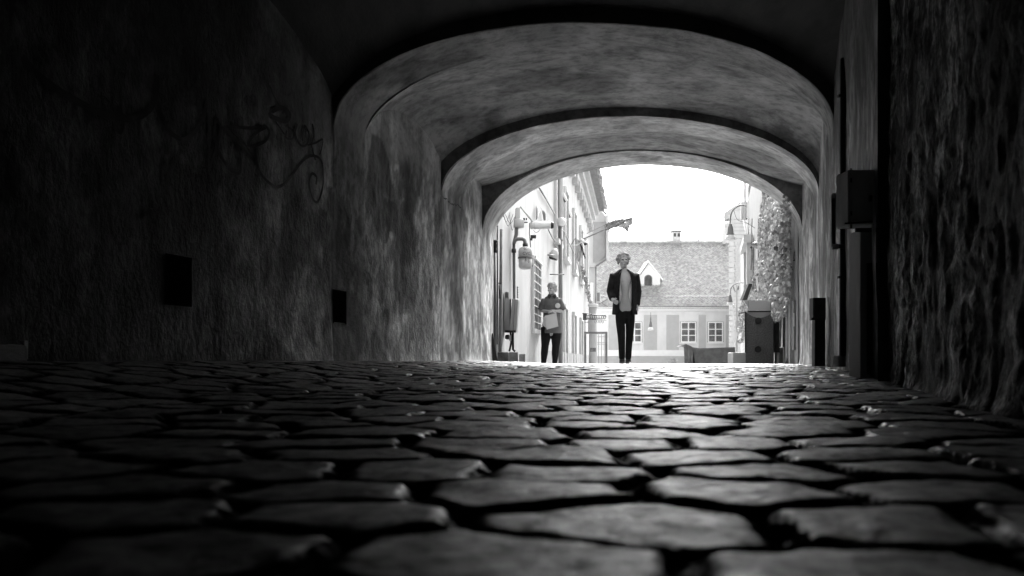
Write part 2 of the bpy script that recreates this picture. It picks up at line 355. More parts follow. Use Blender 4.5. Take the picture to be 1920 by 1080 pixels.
def ellipse(th, uL, uR, spr, apex, p=1.0):
    uc, hw = (uL + uR) / 2, (uR - uL) / 2
    return uc - hw * np.cos(th), spr + (apex - spr) * np.sin(th) ** p
NTH = 97; TH = np.linspace(0, math.pi, NTH)
A1 = (-3.35, .66, 2.02, 2.85); A2 = (-3.27, .70, 1.90, 2.71); A3 = (-3.31, .62, 1.70, 2.71)
def strip(name, rows, mt, smooth=True):
    """rows: list of (u array, z array, Y scalar or array); lumpy plaster added along the way"""
    V = []
    for (u, z, Y) in rows:
        Y = np.zeros(NTH) + Y; s = np.linspace(0, 5, NTH)
        V.append(np.stack([u + .3 * Y, Y, z + .010 * fbm(s * 2.2, Y * 1.7, 81, 3)], -1))
    V = np.concatenate(V); return link(name, grid_mesh(name, V, len(rows), NTH), mt, passage, smooth)
def soffit(name, A, Y0, Y1, mt, n=30):
    th = np.linspace(0, math.pi, 97); nl = 100; V_ = []
    for y in np.unique(np.concatenate([np.linspace(Y0, Y1, n), [Y0 + .01, Y0 + .02, Y1 - .02, Y1 - .01]])):
        a, b_ = float(lu(y)), float(ru(y)); u, z = ellipse(th, a, b_, A[2], A[3]); zl = np.linspace(-.2, A[2], nl)[:-1]
        fade = np.abs(np.cos(th)) ** 2; dl = lw(y, z) * (u < (a + b_) / 2) * fade; dr = (rwall(y, z) - b_) * (u >= (a + b_) / 2) * fade
        s_ = np.linspace(0, 5, 97); z = z + .012 * np.sin(th) * fbm(s_ * 2.2, s_ * 0 + y * 1.7, 81, 3)
        e_ = .012 * max(0, 1 - (y - Y0) / .02)      # eased arris
        U = np.concatenate([a + lw(y, zl) - e_ * .2, u + dl + dr + e_ * np.cos(th) * -1, rwall(y, zl[::-1]) + e_ * .2]); Z = np.concatenate([zl, z + e_ * np.sin(th), zl[::-1]])
        V_.append(np.stack([U + .3 * y, np.zeros_like(U) + y, Z], -1))
    w = V_[0].shape[0]; s_ = np.arange(w) * 1.0
    am = ((s_ > nl) & (s_ < w - nl)).astype(float)
    for q, sg in ((0, 1), (1, 1), (2, .6)):      # nibbled, wavering arris
        V_[q][:, 1] += am * sg * (.016 * np.maximum(fbm(s_ * .33, s_ * 0 + q // 3, 83, 4) + .1, 0) + .03 * np.maximum(fbm(s_ * .13, s_ * 0 + 4, 84, 2) - .32, 0)) + am * .012 * fbm(s_ * .05, s_ * 0, 85, 2)
    return link(name, grid_mesh(name, np.concatenate(V_), len(V_), w), mt, passage, True)
def face(name, A, B, Y, mt, n=8):
    u0, z0 = ellipse(TH, *A); u1, z1 = ellipse(TH, *B)
    return strip(name, [(u0 + (u1 - u0) * t, z0 + (z1 - z0) * t, Y) for t in np.linspace(0, 1, n)], mt)
def vault(name, uL, uR, Y0, Y1, spr, lun, apex0, apex1, mt, n=40):
    rows = []
    for y in np.linspace(Y0, Y1, n):
        t = (y - Y0) / (Y1 - Y0); s = spr + lun * math.sqrt(max(0, 1 - (2 * t - 1) ** 2)) ** 1.5
        u, z = ellipse(TH, uL, uR, s, apex0 + (apex1 - apex0) * t); rows.append((u, z, y))
    return strip(name, rows, mt)
# far rib and mouth of the passage
soffit('exit_arch', A3, 9.8, 10.52, M_exit)
u0_, z0_ = ellipse(TH, *A3); u1_ = -1.345 - 2.06 * np.cos(TH); z1_ = np.maximum(2.27 + .45 * np.sin(TH) ** 3, z0_ + .012)
strip('exit_arch_face', [(u0_ + (u1_ - u0_) * t_, z0_ + (z1_ - z0_) * t_, 9.8) for t_ in np.linspace(0, 1, 6)], M_shaded)
u2_, z2_ = ellipse(TH, *A2)
strip('far_vault', [(u2_ + (u1_ - u2_) * f_, z2_ + (z1_ + .004 - z2_) * f_, y_) for y_ in np.linspace(8.99, 9.8, 22) for f_ in [min(1, max(0, (y_ - 8.99) / .22))]], M_vault)
soffit('middle_rib', A2, 8.4, 9.0, M_exit)
face('middle_rib_face', A2, (-3.45, .9, 2.2, 3.1), 8.4, M_shaded)
face('middle_rib_back', A2, (-3.45, .9, 2.2, 3.1), 9.0, M_exit)
vault('middle_vault', -3.36, .72, 6.9, 8.4, 1.97, .44, 2.862, 2.80, M_vault)
nr_ = soffit('near_rib', A1, 6.4, 6.9, M_rib)
import bmesh
bm_ = bmesh.new(); bm_.from_mesh(nr_.data); n2_ = nich[1]
def _in(f): c = f.calc_center_median(); return n2_[0] < c.y < n2_[1] and n2_[2] < c.z < n2_[3] and c.x < 0
bmesh.ops.delete(bm_, geom=[f for f in bm_.faces if _in(f)], context='FACES'); bm_.to_mesh(nr_.data); bm_.free()
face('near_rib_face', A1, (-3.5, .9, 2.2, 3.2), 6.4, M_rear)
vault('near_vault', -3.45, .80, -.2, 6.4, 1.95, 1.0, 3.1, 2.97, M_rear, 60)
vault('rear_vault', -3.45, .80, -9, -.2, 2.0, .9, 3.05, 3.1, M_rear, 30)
# unseen mass around it keeps sky out; rear slab added so no light enters
m = MB()
def slab(u0, u1, Y0, Y1, z0, z1): 
    m.add([(u + .3 * Y, Y, z) for z in (z0, z1) for u, Y in ((u0, Y0), (u1, Y0), (u1, Y1), (u0, Y1))],
          [(3, 2, 1, 0), (4, 5, 6, 7), (0, 1, 5, 4), (1, 2, 6, 5), (2, 3, 7, 6), (3, 0, 4, 7)])
slab(-7.5, -3.72, -9.5, 10.45, -.5, 5.2); slab(1.12, 5.5, -9.5, 10.45, -.5, 5.2); slab(-3.72, 1.12, -9.5, 10.45, 3.42, 5.2); slab(-3.72, 1.12, -9.5, -9.1, -.5, 3.42)
m.build('unseen_shell', M_stone_dark, passage)
m = MB(); u, z = ellipse(TH, -3.45, .67, 1.70, 2.76); Yf = 10.5
n = NTH; vs = [(u[i] + .3 * Yf, Yf, z[i]) for i in range(n)] + [(-7.5 + 9 * i / (n - 1) * (13 / 9) + .3 * Yf, Yf, 5.2) for i in range(n)]
m.add(vs, [(i, i + 1, n + i + 1, n + i) for i in range(n - 1)])
for ua, ub in ((-7.5, -3.45), (.67, 5.5)):
    m.add([(ua + .3 * Yf, Yf, -.5), (ub + .3 * Yf, Yf, -.5), (ub + .3 * Yf, Yf, 1.70), (ua + .3 * Yf, Yf, 1.70 if abs(ub) < 4 and ua < 0 else 1.7)], [(0, 1, 2, 3)])
m.add([(-7.5 + .3 * Yf, Yf, 1.7), (-3.45 + .3 * Yf, Yf, 1.7), (-7.5 + .3 * Yf, Yf, 5.2)], [(0, 1, 2)])
m.add([(5.5 + .3 * Yf, Yf, 1.7), (.67 + .3 * Yf, Yf, 1.7), (5.5 + .3 * Yf, Yf, 5.2)], [(0, 1, 2)])
m.build('street_front', M_white, passage)

def coat(Y, z, x):
    low = 1 - sstep((z - 1.75 - .5 * fbm(Y * 1.7, z * 1.7, 110, 3)) / .5)
    n1 = fbm(Y * 1.7, z * 1.05, 101, 5); n2 = fbm(Y * 5.5, z * 1.5, 102, 5); n3 = fbm(Y * 17, z * 7, 103, 4)
    c = 1 - .55 * sstep((n1 - .13) / .035); c = c * (.62 + .52 * sstep((n2 + .22) / .42)); c = c * (.60 + .62 * sstep((n3 + .20) / .34))
    c = 1 + (c - 1) * low
    c = c * (1 - .68 * (Y < 6.41) * sstep((z - 1.45 - .5 * fbm(Y * 2, z * 2, 107, 4)) / .9))      # shade under the near vault, put into the colour
    e = ((Y - 7.15 + .10 * (z - 1.7)) / .22) ** 2 + ((z - 1.70) / .52) ** 2 + .9 * fbm(Y * 3, z * 2, 104, 4)      # the big flaked patch
    c = c * (1 - .58 * (1 - sstep((e - .85) / .12)))
    return c * (.80 + .24 * sstep((fbm(Y * 2.4 + z, x * 2.6 - z, 105, 5) + .3) / .5)) * (1 - .35 * (1 - low) * sstep((fbm(Y * 1.8, x * 1.2, 106, 5) - .18) / .05))
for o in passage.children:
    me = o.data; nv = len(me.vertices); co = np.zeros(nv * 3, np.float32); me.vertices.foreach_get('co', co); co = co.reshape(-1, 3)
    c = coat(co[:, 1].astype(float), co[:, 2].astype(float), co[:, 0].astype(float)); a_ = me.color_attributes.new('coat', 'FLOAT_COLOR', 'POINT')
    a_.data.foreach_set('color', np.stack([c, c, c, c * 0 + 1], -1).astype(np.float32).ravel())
# hairline cracks across the springing of the middle rib
m = MB()
def crack(pts, w):
    q = spline(pts, 10); b0 = len(m.v)
    for i, p in enumerate(q):
        y = float(p[0]); z_ = float(p[1]) + .012 * random.uniform(-1, 1); wd = w * random.uniform(.4, 1.2)
        for sg in (-1, 1): zz = z_ + sg * wd / 2; m.v.append((float(lu(y) + lw(y, zz)) + .004 + .3 * y, y, zz))
    m.f += [(b0 + i * 2, b0 + i * 2 + 1, b0 + i * 2 + 3, b0 + i * 2 + 2) for i in range(len(q) - 1)]
crack([(8.43, 1.87), (8.55, 1.86), (8.7, 1.84), (8.85, 1.86), (8.98, 1.84)], .016)
m.build('plaster_crack', M_graf, passage)
# graffiti on the left wall, sprayed ribbon 3 mm proud of the plaster
def wallpt(px, py):
    Y = 5.0
    for _ in range(6):
        z = EYE + (HZ - py) / FPX * Y; uu_ = float(lu(Y) + lw(Y, z)); Y = uu_ / ((px - 960) / FPX - .3)
    return Y, EYE + (HZ - py) / FPX * Y
strokes = [
 ([(40, 105), (75, 145), (125, 180), (180, 208), (215, 220), (250, 222), (278, 205), (290, 180), (292, 140)], .05),
 ([(222, 200), (216, 215), (217, 240), (223, 248), (228, 236), (226, 215), (222, 200)], .03),
 ([(293, 190), (300, 215), (315, 245), (341, 262), (362, 248), (378, 222), (387, 190)], .04),
 ([(388, 190), (391, 250), (390, 315), (400, 290), (408, 262), (412, 238), (404, 226), (401, 240), (404, 275), (420, 305), (441, 325), (450, 316), (447, 285), (432, 252), (418, 237)], .03),
 ([(430, 237), (465, 240), (496, 238), (482, 246), (467, 262), (464, 273), (480, 272), (498, 262), (503, 245), (492, 234)], .03),
 ([(414, 238), (440, 260), (460, 285), (474, 302)], .03), ([(428, 240), (452, 262), (474, 294)], .022),
 ([(476, 276), (480, 305), (494, 334), (517, 351), (540, 336), (560, 308), (580, 292), (600, 300), (605, 330), (601, 362), (593, 379), (584, 370), (578, 346), (583, 326), (592, 332), (591, 346)], .03),
 ([(504, 160), (511, 178), (522, 197)], .022), ([(508, 208), (525, 202), (541, 213), (536, 226), (515, 222), (505, 216)], .05),
 ([(512, 222), (520, 235), (532, 252)], .022), ([(538, 238), (549, 246), (546, 260), (535, 258), (536, 244)], .02),
 ([(556, 232), (552, 250), (562, 272), (574, 270), (578, 252), (570, 236), (566, 250), (566, 264)], .026),
 ([(584, 232), (587, 252), (583, 272), (590, 300)], .026), ([(575, 272), (590, 268), (604, 262), (598, 290)], .02)]
m = MB()
for pts, w in strokes:
    q = [wallpt(*p) for p in pts]; q = spline(q, 7); prev = None; b0 = len(m.v)
    for i, p in enumerate(q):
        t = q[min(i + 1, len(q) - 1)] - q[max(i - 1, 0)]; t = t / (np.hypot(*t) + 1e-9); nn = np.array([-t[1], t[0]]) * w * .36
        for sg in (-1, 0, 1):
            Y, z = p + nn * sg; m.v.append((float(lu(Y) + lw(Y, z)) + .006 + .3 * Y, Y, z))
    m.f += [(b0 + i * 3 + k, b0 + i * 3 + k + 1, b0 + i * 3 + k + 4, b0 + i * 3 + k + 3) for i in range(len(q) - 1) for k in (0, 1)]
m.build('graffiti', M_graf, passage)

# ------------------------------------------------------------------ fixtures on the right passage wall
def rp(Y, off=0, z=0): return Vector((float(rwall(np.array(Y), np.array(max(z, .3)))) + .3 * Y - off, Y, z))
t = empty('meter_cabinet', rp(4.35, 0, .72), 'grey metal meter box high on the right passage wall above a tall dark cupboard', 'meter box')
a = P(1590, 318, 4.32); b = P(1650, 420, 4.32)
MB().box(((a.x + b.x) / 2 + .015, 4.40, (a.z + b.z) / 2), (b.x - a.x + .03, .16, a.z - b.z)).build('box_body', M_cabinet, t, bevel=.004)
MB().box(((a.x + b.x) / 2 - .008, 4.313, (a.z + b.z) / 2 + .003), (b.x - a.x - .045, .012, (a.z - b.z) * .93)).build('door', M_cabinet, t, bevel=.003)
MB().tube([P(1596, 316, 4.33), P(1596, 428, 4.33)], .006, 6).build('edge_strip', M_metal_d, t)
MB().tube([P(1584, 419, 4.30), P(1655, 414, 4.30)], .005, 6).build('pipe', M_black, t)
MB().box(P(1632, 372, 4.30), (.012, .014, .03)).build('latch', M_metal_d, t)
for y in (338, 400): MB().tube([P(1596, y - 4, 4.30), P(1596, y + 4, 4.30)], .005, 6).build('hinge', M_metal_d, t)
MB().tube(spline([P(1648, 330, 4.33), P(1654, 300, 4.33), P(1650, 240, 4.36), P(1655, 150, 4.4), P(1652, 0, 4.4)], 5), .006, 6).build('cable', M_black, t, True)
t = empty('tall_cupboard', rp(4.5, 0, .08), 'tall narrow dark cupboard at the foot of the right passage wall below a meter box', 'cupboard')
a = P(1607, 430, 4.36); b = P(1660, 695, 4.36); b.z = -.1
MB().box(((a.x + b.x) / 2 + .02, 4.44, (a.z + b.z) / 2), (b.x - a.x, .15, a.z - b.z)).build('cupboard_body', M_metal_l, t, bevel=.004)
a2 = P(1628, 484, 4.35); MB().box((a2.x + .035, 4.360, (a2.z - .02) / 2 + .03), (.075, .012, a2.z - .09)).build('door', M_black, t, bevel=.003)
MB().box((a.x + .075, 4.355, a.z - .005), (.17, .02, .02)).build('top_edge', M_metal_d, t)
t = empty('gas_riser', rp(5.75, 0, .15), 'black vertical pipe running up the right passage wall beside a square side loop', 'pipe')
MB().tube([P(1580, 668, 5.7), P(1582, 110, 5.7)], .024, 12).build('pipe', M_black, t, True)
MB().tube([P(1589, 480, 5.72), P(1590, 30, 5.72)], .007, 6).build('thin_pipe', M_metal_m, t, True)
for y in (180, 330, 520): MB().box(P(1581, y, 5.7), (.075, .03, .018)).build('bracket', M_metal_d, t)
t = empty('pipe_loop', P(1570, 464, 5.6), 'short black square loop of pipe jutting from the tall riser on the right wall', 'pipe loop')
MB().tube(spline([P(1582, 368, 5.6), P(1566, 367, 5.6), P(1563, 370, 5.6), P(1563, 414, 5.6), P(1563, 458, 5.6), P(1566, 461, 5.6), P(1582, 462, 5.6)], 5), .016, 10).build('loop', M_black, t, True)
MB().lathe([(.022, 0), (.022, .04)], P(1560, 368, 5.6), (1, 0, 0), 10).build('joint', M_metal_m, t); MB().lathe([(.022, 0), (.022, .04)], P(1560, 462, 5.6), (1, 0, 0), 10).build('joint', M_metal_m, t)
t = empty('junction_box', rp(7.1, 0, .1), 'small black junction box on a flat upright by the foot of the right passage wall', 'junction box')
a = P(1525, 558, 7.1); b = P(1549, 600, 7.1)
MB().box(((a.x + b.x) / 2, 7.15, (a.z + b.z) / 2), (b.x - a.x, .09, a.z - b.z)).build('box_body', M_black, t, bevel=.003)
a = P(1529, 599, 7.1); b = P(1549, 690, 7.1)
MB().box(((a.x + b.x) / 2, 7.15, (a.z + b.z) / 2), (b.x - a.x, .07, a.z - b.z)).build('upright', M_black, t, bevel=.003)
MB().box(P(1523, 598, 7.08), (.02, .02, .02)).build('knob', M_black, t)
a = P(1527, 562, 7.095); b = P(1547, 597, 7.095); MB().box(((a.x + b.x) / 2, 7.1, (a.z + b.z) / 2), (b.x - a.x, .012, a.z - b.z)).build('lid', M_metal_d, t, bevel=.002)
MB().box(P(1571, 677, 5.75) + Vector((.01, 0, 0)), (.055, .1, .085)).build('pipe_foot_block', M_concrete, None, bevel=.01)
tag(bpy.data.objects['pipe_foot_block'], 'small pale concrete block at the foot of the black pipe', 'block')
# stone and ledge low down by the left wall
t = empty('stone_ledge', P(20, 672, 3.6), 'low dark masonry ledge with pale post at the far left edge', 'ledge')
a = Vector((UL + .3 * 3.4 + .1, 3.4, .2)); MB().box((a.x - .05, 3.28, .165), (.20, .5, .09)).build('ledge', M_rear, t, bevel=.02)
MB().box(P(45, 656, 3.62), (.022, .03, .085)).build('post', M_concrete, t, bevel=.004)

V = Vector
# ------------------------------------------------------------------ left street front
sL = .153; tL = Vector((sL, 1, 0)).normalized(); nL = Vector((1, -sL, 0)).normalized()
def yL(px): return 2793 / (1190 - px)
def LF(Y, z, off=0): return Vector((-1.862 + sL * Y, Y, z)) + nL * off
def LP(px, py, off=0): Y = yL(px); return LF(Y, EYE + (HZ - py) / FPX * Y, off)
bl = empty('terrace_house', LF(20, -1), 'long pale rendered house with tiled eave along the left side of the street', 'house')
def wallq(m, Y0, Y1, z0, z1, off0, off1):  # slab on the left front
    c = (LF(Y0, z0, (off0 + off1) / 2) + LF(Y1, z1, (off0 + off1) / 2)) / 2
    m.box(c, (abs(off1 - off0), (LF(Y1, 0) - LF(Y0, 0)).length, z1 - z0), (nL, tL))
m = MB(); wallq(m, 10.55, 33, -1.5, 6.4, -4, 0); m.build('wall', M_white, bl)
# windows along the front
for (a, b, z0, z1) in ((21, 21.9, 2.9, 4.6), (24, 24.9, 2.9, 4.6), (27, 27.9, 2.9, 4.6), (30, 30.9, 2.9, 4.6), (18.6, 19.4, 3.0, 4.6), (20.8, 21.7, -.1, 1.5), (24, 24.9, -.1, 1.5), (27.2, 28.1, -.2, 1.5)):
    f = MB()
    wallq(f, a - .1, a, z0 - .1, z1 + .1, .0, .07); wallq(f, b, b + .1, z0 - .1, z1 + .1, .0, .07); wallq(f, a, b, z1, z1 + .1, .0, .09); wallq(f, a - .15, b + .15, z0 - .14, z0 - .04, .0, .13)
    wallq(f, (a + b) / 2 - .03, (a + b) / 2 + .03, z0, z1, .006, .04)
    fr = f.build('window', M_trim, bl)
    g = MB(); wallq(g, a, b, z0 - .04, z1, -.02, .012); g.build('pane', M_glass, fr)
# cornice, corbels, eave and tiles
m = MB(); wallq(m, 10.5, 33.1, 5.75, 5.95, .003, .14); wallq(m, 10.5, 33.1, 5.95, 6.15, .003, .26); wallq(m, 10.5, 33.1, 6.15, 6.32, .003, .40)
m.build('cornice', M_white2, bl)
y = 13.
while y < 33:
    k = MB(); wallq(k, y, y + .3, 5.45, 5.75, .003, .16); k.build('corbel', M_white2, bl); y += 1.1
m = MB(); wallq(m, 10.5, 33.2, 6.323, 6.38, .0, .62); m.build('gutter_board', M_metal_m, bl)
m = MB(); y = 10.5
while y < 33.2:
    h = random.uniform(.0, .07); w = random.uniform(.5, .62)
    for r in range(5):
        o = .72 + h * .7 - r * .3
        c = LF(y + w / 2, 6.46 + r * .20 + h * .3, o - .16); m.box(c, (.36, w - .05, .05), ((nL + Vector((0, 0, -.55))).normalized(), tL))
    y += w
m.build('roof', M_tile2, bl)
# base course
m = MB(); wallq(m, 16.2, 33, -1.5, .35, 0, .05); m.build('plinth', M_panel, bl)

# barred window
t = empty('barred_window', LF(15, .68), 'tall narrow barred window in the pale left house wall beside the woman', 'window')
y0, y1, z0, z1 = yL(996.5), yL(1011.5), .70, 2.04
m = MB(); wallq(m, y0 + .05, y1 - .05, z0 + .05, z1 - .05, .004, .03); m.build('pane', M_glass, t)
m = MB()
wallq(m, y0, y0 + .07, z0, z1, 0, .05); wallq(m, y1 - .05, y1, z0, z1, 0, .05); wallq(m, y0 + .07, y1 - .05, z1 - .05, z1, 0, .08); wallq(m, y0 - .03, y1 + .03, z0 - .06, z0 + .02, 0, .07)
m.build('frame', M_trim, t)
for k in range(1, 9): m = MB(); zz = z0 + (z1 - z0) * k / 9; wallq(m, y0 + .07, y1 - .05, zz - .009, zz + .009, .032, .045); m.build('bar', M_trim, t)
for k in range(1, 5): m = MB(); yy = y0 + (y1 - y0) * k / 5; wallq(m, yy - .010, yy + .010, z0 + .02, z1 - .05, .031, .04); m.build('bar', M_metal_m, t)

def thing(name, label, cat, base, parts, group=None):
    t = empty(name, base, label, cat, group)
    for (nm, mb, mt, sm) in parts: mb.build(nm, mt, t, sm)
    return t
V = Vector
# downpipe and pipes by the mouth
thing('downpipe', 'stout grey downpipe with round white cap on the left house front', 'downpipe', LP(1048, 676, .1), [
    ('pipe', MB().tube([LP(1042, 700, .12), LP(1042, 425, .12)], .052, 12), M_metal_m, True),
    ('upper_pipe', MB().tube([LP(1042, 425, .12), LP(1042, 200, .12)], .064, 12), M_metal_l, True),
    ('cap', MB().lathe([(.02, -.1), (.09, -.07), (.115, 0), (.09, .07), (.02, .1)], LP(1040, 416, .16)), M_opal, True),
    ('clip', MB().lathe([(.064, 0), (.064, .03)], LP(1042, 452, .12)), M_metal_m, False)])
thing('standpipe', 'grey pipe with black valve head rising beside the left jamb of the exit', 'pipe', P(928, 676, 10.62), [
    ('pipe', MB().tube([P(928, 690, 10.62), P(927, 470, 10.62)], .026, 10), M_metal_m, True),
    ('valve', MB().lathe([(.03, 0), (.036, .02), (.028, .05), (.036, .08), (.03, .13), (.044, .14), (.044, .165)], P(927, 474, 10.62)), M_black, True)])
thing('conduit', 'thin black cable conduit on the left house front beside a valve pipe', 'conduit', P(934, 676, 10.8), [
    ('lower_run', MB().tube([P(932, 646, 10.80), P(933, 423, 10.80)], .009, 6), M_black, True),
    ('upper_run', MB().tube([P(937, 560, 10.85), P(936.5, 535, 10.85)], .012, 6), M_black, True),
    ('clip', MB().box(P(937, 531, 10.80), (.04, .02, .012)), M_black, False)])
thing('waste_pipe', 'mottled pale pipe between the black conduit and the meter cabinet', 'pipe', P(938, 676, 10.95), [
    ('pipe', MB().tube([P(937.5, 690, 10.95), P(940, 430, 10.95)], .022, 10), M_concrete, True)])
# service column with elbow and hanging canister
thing('service_column', 'grey service riser with wide collar and lagged elbow on the left house front', 'service pipe', P(964, 676, 12.2), [
    ('pipe', MB().tube([P(961, 640, 12.1), P(964, 560, 12.1), P(963.5, 455, 12.1), P(968, 440, 12.1), P(970, 392, 12.1)], [.016, .022, .024, .03, .03], 10), M_metal_m, True),
    ('collar', MB().lathe([(.075, 0), (.082, .02), (.082, .1), (.07, .13)], P(973, 427, 12.1)), M_metal_l, True),
    ('head', MB().box(P(971, 400, 12.1), (.065, .07, .16)), M_metal_l, False),
    ('elbow', MB().tube(spline([P(964, 456, 12.05), P(967, 450, 12.05), P(975, 448, 12.05), P(983, 450, 12.05), P(985, 462, 12.05)], 5), .028, 10), M_metal_m, True),
    ('coupling', MB().lathe([(.04, 0), (.04, .05)], P(985, 463, 12.05)), M_metal_d, True),
    ('coupling', MB().lathe([(.036, 0), (.036, .06)], P(963.5, 474, 12.05)), M_metal_d, True)])
t = thing('canister_lamp', 'pale round bottomed canister with black scribbled letters hanging from a lagged elbow', 'canister', P(985, 505, 12.05), [
    ('upper_shell', MB().lathe([(.03, .17), (.07, .165), (.098, .14), (.106, .10), (.106, .0)], P(985, 484, 12.05), n=28), M_trim, True),
    ('rim', MB().lathe([(.113, -.006), (.113, .012)], P(985, 484, 12.05), n=28), M_metal_m, True),
    ('lower_shell', MB().lathe([(.102, -.005), (.102, -.10), (.095, -.14), (.07, -.165), (.02, -.17)], P(985, 484, 12.05), n=28), M_trim, True)])
def text(body, name, p, size, mt, parent, rx=R(90), rz=0, ext=.001, curve=None):
    cu = bpy.data.curves.new(name, 'FONT'); cu.body = body; cu.size = size; cu.extrude = ext; cu.align_x = 'CENTER'; cu.align_y = 'CENTER'
    o = bpy.data.objects.new(name, cu); COL.objects.link(o); o.location = p; o.rotation_euler = (rx, 0, rz)
    bpy.context.view_layer.update(); dg = bpy.context.evaluated_depsgraph_get()
    me = bpy.data.meshes.new_from_object(o.evaluated_get(dg)); me.transform(o.matrix_world); bpy.data.objects.remove(o)
    me.materials.clear()
    if curve:
        c, r = curve
        for v in me.vertices:
            a = (v.co.x - c.x) / r; v.co.x = c.x + math.sin(a) * r; v.co.y = c.y - math.cos(a) * r
    return link(name, me, mt, parent)
cc = P(985, 484, 12.05)
text('SC', 'lettering', cc + V((0, -.12, .125)), .05, M_black, t, curve=(cc, .104))
text('CVC', 'lettering', cc + V((.018, -.12, .055)), .06, M_black, t, curve=(cc, .110))
text('3', 'lettering', cc + V((.0, -.12, -.035)), .075, M_black, t, curve=(cc, .1045))
text('S\n0', 'lettering', cc + V((.05, -.12, -.04)), .05, M_black, t, curve=(cc, .1045))
# cctv tube and companions
thing('tube_floodlight', 'white horizontal tube light with dark end cap sticking out from the left house', 'floodlight', P(995, 440, 12.6), [
    ('tube', MB().lathe([(.05, 0), (.058, .02), (.058, .27), (.05, .275)], P(1000, 422.5, 12.6), (1, 0, 0), 24), M_opal, True),
    ('end_cap', MB().lathe([(.052, .277), (.052, .30), (.046, .318)], P(1000, 422.5, 12.6), (1, 0, 0), 24), M_black, True),
    ('rear_cap', MB().lathe([(.048, -.045), (.06, -.03), (.06, .0)], P(999.5, 422.5, 12.6), (1, 0, 0), 20), M_metal_l, True),
    ('bracket', MB().tube([P(993, 418, 12.6), P(993, 440, 12.6), P(998, 500, 12.6)], .007, 6), M_metal_d, False),
    ('stay', MB().tube([P(975.5, 387, 12.5), P(999, 416, 12.55)], .016, 8), M_metal_l, True),
    ('cable', MB().tube(spline([P(1000, 431, 12.6), P(1006, 436, 12.6), P(1013, 430, 12.6)], 5), .004, 5), M_metal_m, True)])
thing('wall_bracket_pier', 'slim white stub wall with a stepped top beside the floodlight', 'pier', P(984, 676, 12.4), [
    ('pier', MB().box(P(982, 560, 12.45), (.10, .06, 2.2)), M_white, False)]) if False else None
thing('small_black_camera', 'small square black camera perched on the pipe collar', 'camera', P(984, 418, 12.1), [
    ('body', MB().box(P(982.5, 411, 12.1), (.026, .05, .03)).box(P(987, 411, 12.1), (.02, .05, .024)), M_black, False),
    ('foot', MB().box(P(985, 417, 12.1), (.07, .05, .01)), M_black, False)])
thing('wall_camera', 'black wall camera below the white tube light', 'camera', P(996, 446, 12.6), [
    ('body', MB().box(P(1000, 444, 12.6), (.085, .07, .045)), M_black, False), ('mount', MB().box(P(996, 449, 12.6), (.04, .04, .03)), M_metal_d, False)])
# coil of cables
m = MB()
for k in range(5): m.tube(spline([LP(1000 + k * .6, 412 - k, .06), LP(1001 + k, 390 + k * 2, .06), LP(1004 + k, 386 + k * 2, .06), LP(1011 + k * 1.3, 394 + k, .06), LP(1015 + k * .6, 413, .06)], 5), .009, 5)
t = thing('cable_coil', 'looped bundle of dark cables on the pale wall above the tube light', 'cable', LP(1008, 412, 0), [('coil', m, M_metal_m, True)])
m = MB()
for k, (a, b, s) in enumerate(((943, 956, 14), (944, 962, 22), (955, 966, 30), (948, 965, 17))):
    m.tube(spline([P(a, 402, 11.15), P((a + b) / 2, 402 + s, 11.15), P(b, 398 + k * 3, 11.2)], 6), .004, 5)
tag(m.build('sagging_cables', M_metal_m, None, True), 'thin grey cables sagging across the wall just outside the arch on the left', 'cable')
tag(MB().tube([LP(1007.5, 352, .04), LP(1022, 375, .04), LP(1038, 403, .04)], .017, 6).build('diagonal_pipe', M_metal_m, None, True), 'straight slanting pipe high on the left house wall above the coil', 'pipe')
tag(MB().tube(spline([LP(1020, 420, .06), LP(1026, 436, .06), LP(1036, 452, .06), LP(1042, 448, .06), LP(1050, 432, .05), LP(1058, 441, .05), LP(1070, 468, .05), LP(1080, 490, .05), LP(1090, 540, .05)], 6), .015, 6).build('slack_cable', M_metal_m, None, True), 'slack dark cable passing behind the downpipe on the left house wall', 'cable')
m = MB()
for k in range(420):
    f = random.random(); c = LP(1084 + 22 * f + random.gauss(0, .5), 500 + 90 * f + random.gauss(0, 3), .10 + abs(random.gauss(0, .05)))
    d1 = V((random.gauss(0, 1), random.gauss(0, 1), random.gauss(-1, 1))).normalized() * .05; d2 = d1.orthogonal().normalized() * .03
    m.add([c - d1, c + d2, c + d1, c - d2], [(0, 1, 2, 3)])
tag(m.build('hanging_vine', M_metal_m, None, True), 'ragged grey creeper trailing down the far end of the left house', 'vine')
thing('hood_lamp', 'grey hooded wall light beside the downpipe on the left house', 'wall lamp', LP(1027, 480, 0), [
    ('hood', MB().lathe([(.02, .12), (.09, .05), (.12, -.1), (.11, -.1)], LP(1031, 476, .10), (.3, 0, 1)), M_metal_l, True),
    ('arm', MB().tube([LP(1027, 478, 0), LP(1029, 478, .12)], .015, 6), M_metal_m, True),
    ('underside', MB().lathe([(.1, -.125), (.1, -.105)], LP(1031, 476, .10), (.3, 0, 1)), M_black, True)])
thing('hanging_rod', 'thin short iron rod sticking out of the left house above the woman', 'rod', LP(1030, 514, 0), [
    ('rod', MB().tube([P(1031, 514.5, 17.0), P(1057, 514.5, 17.0)], .012, 6), M_metal_m, True), ('tip', MB().lathe([(.0, -.02), (.02, 0), (0, .02)], P(1057, 514.5, 17.0)), M_metal_m, True)])
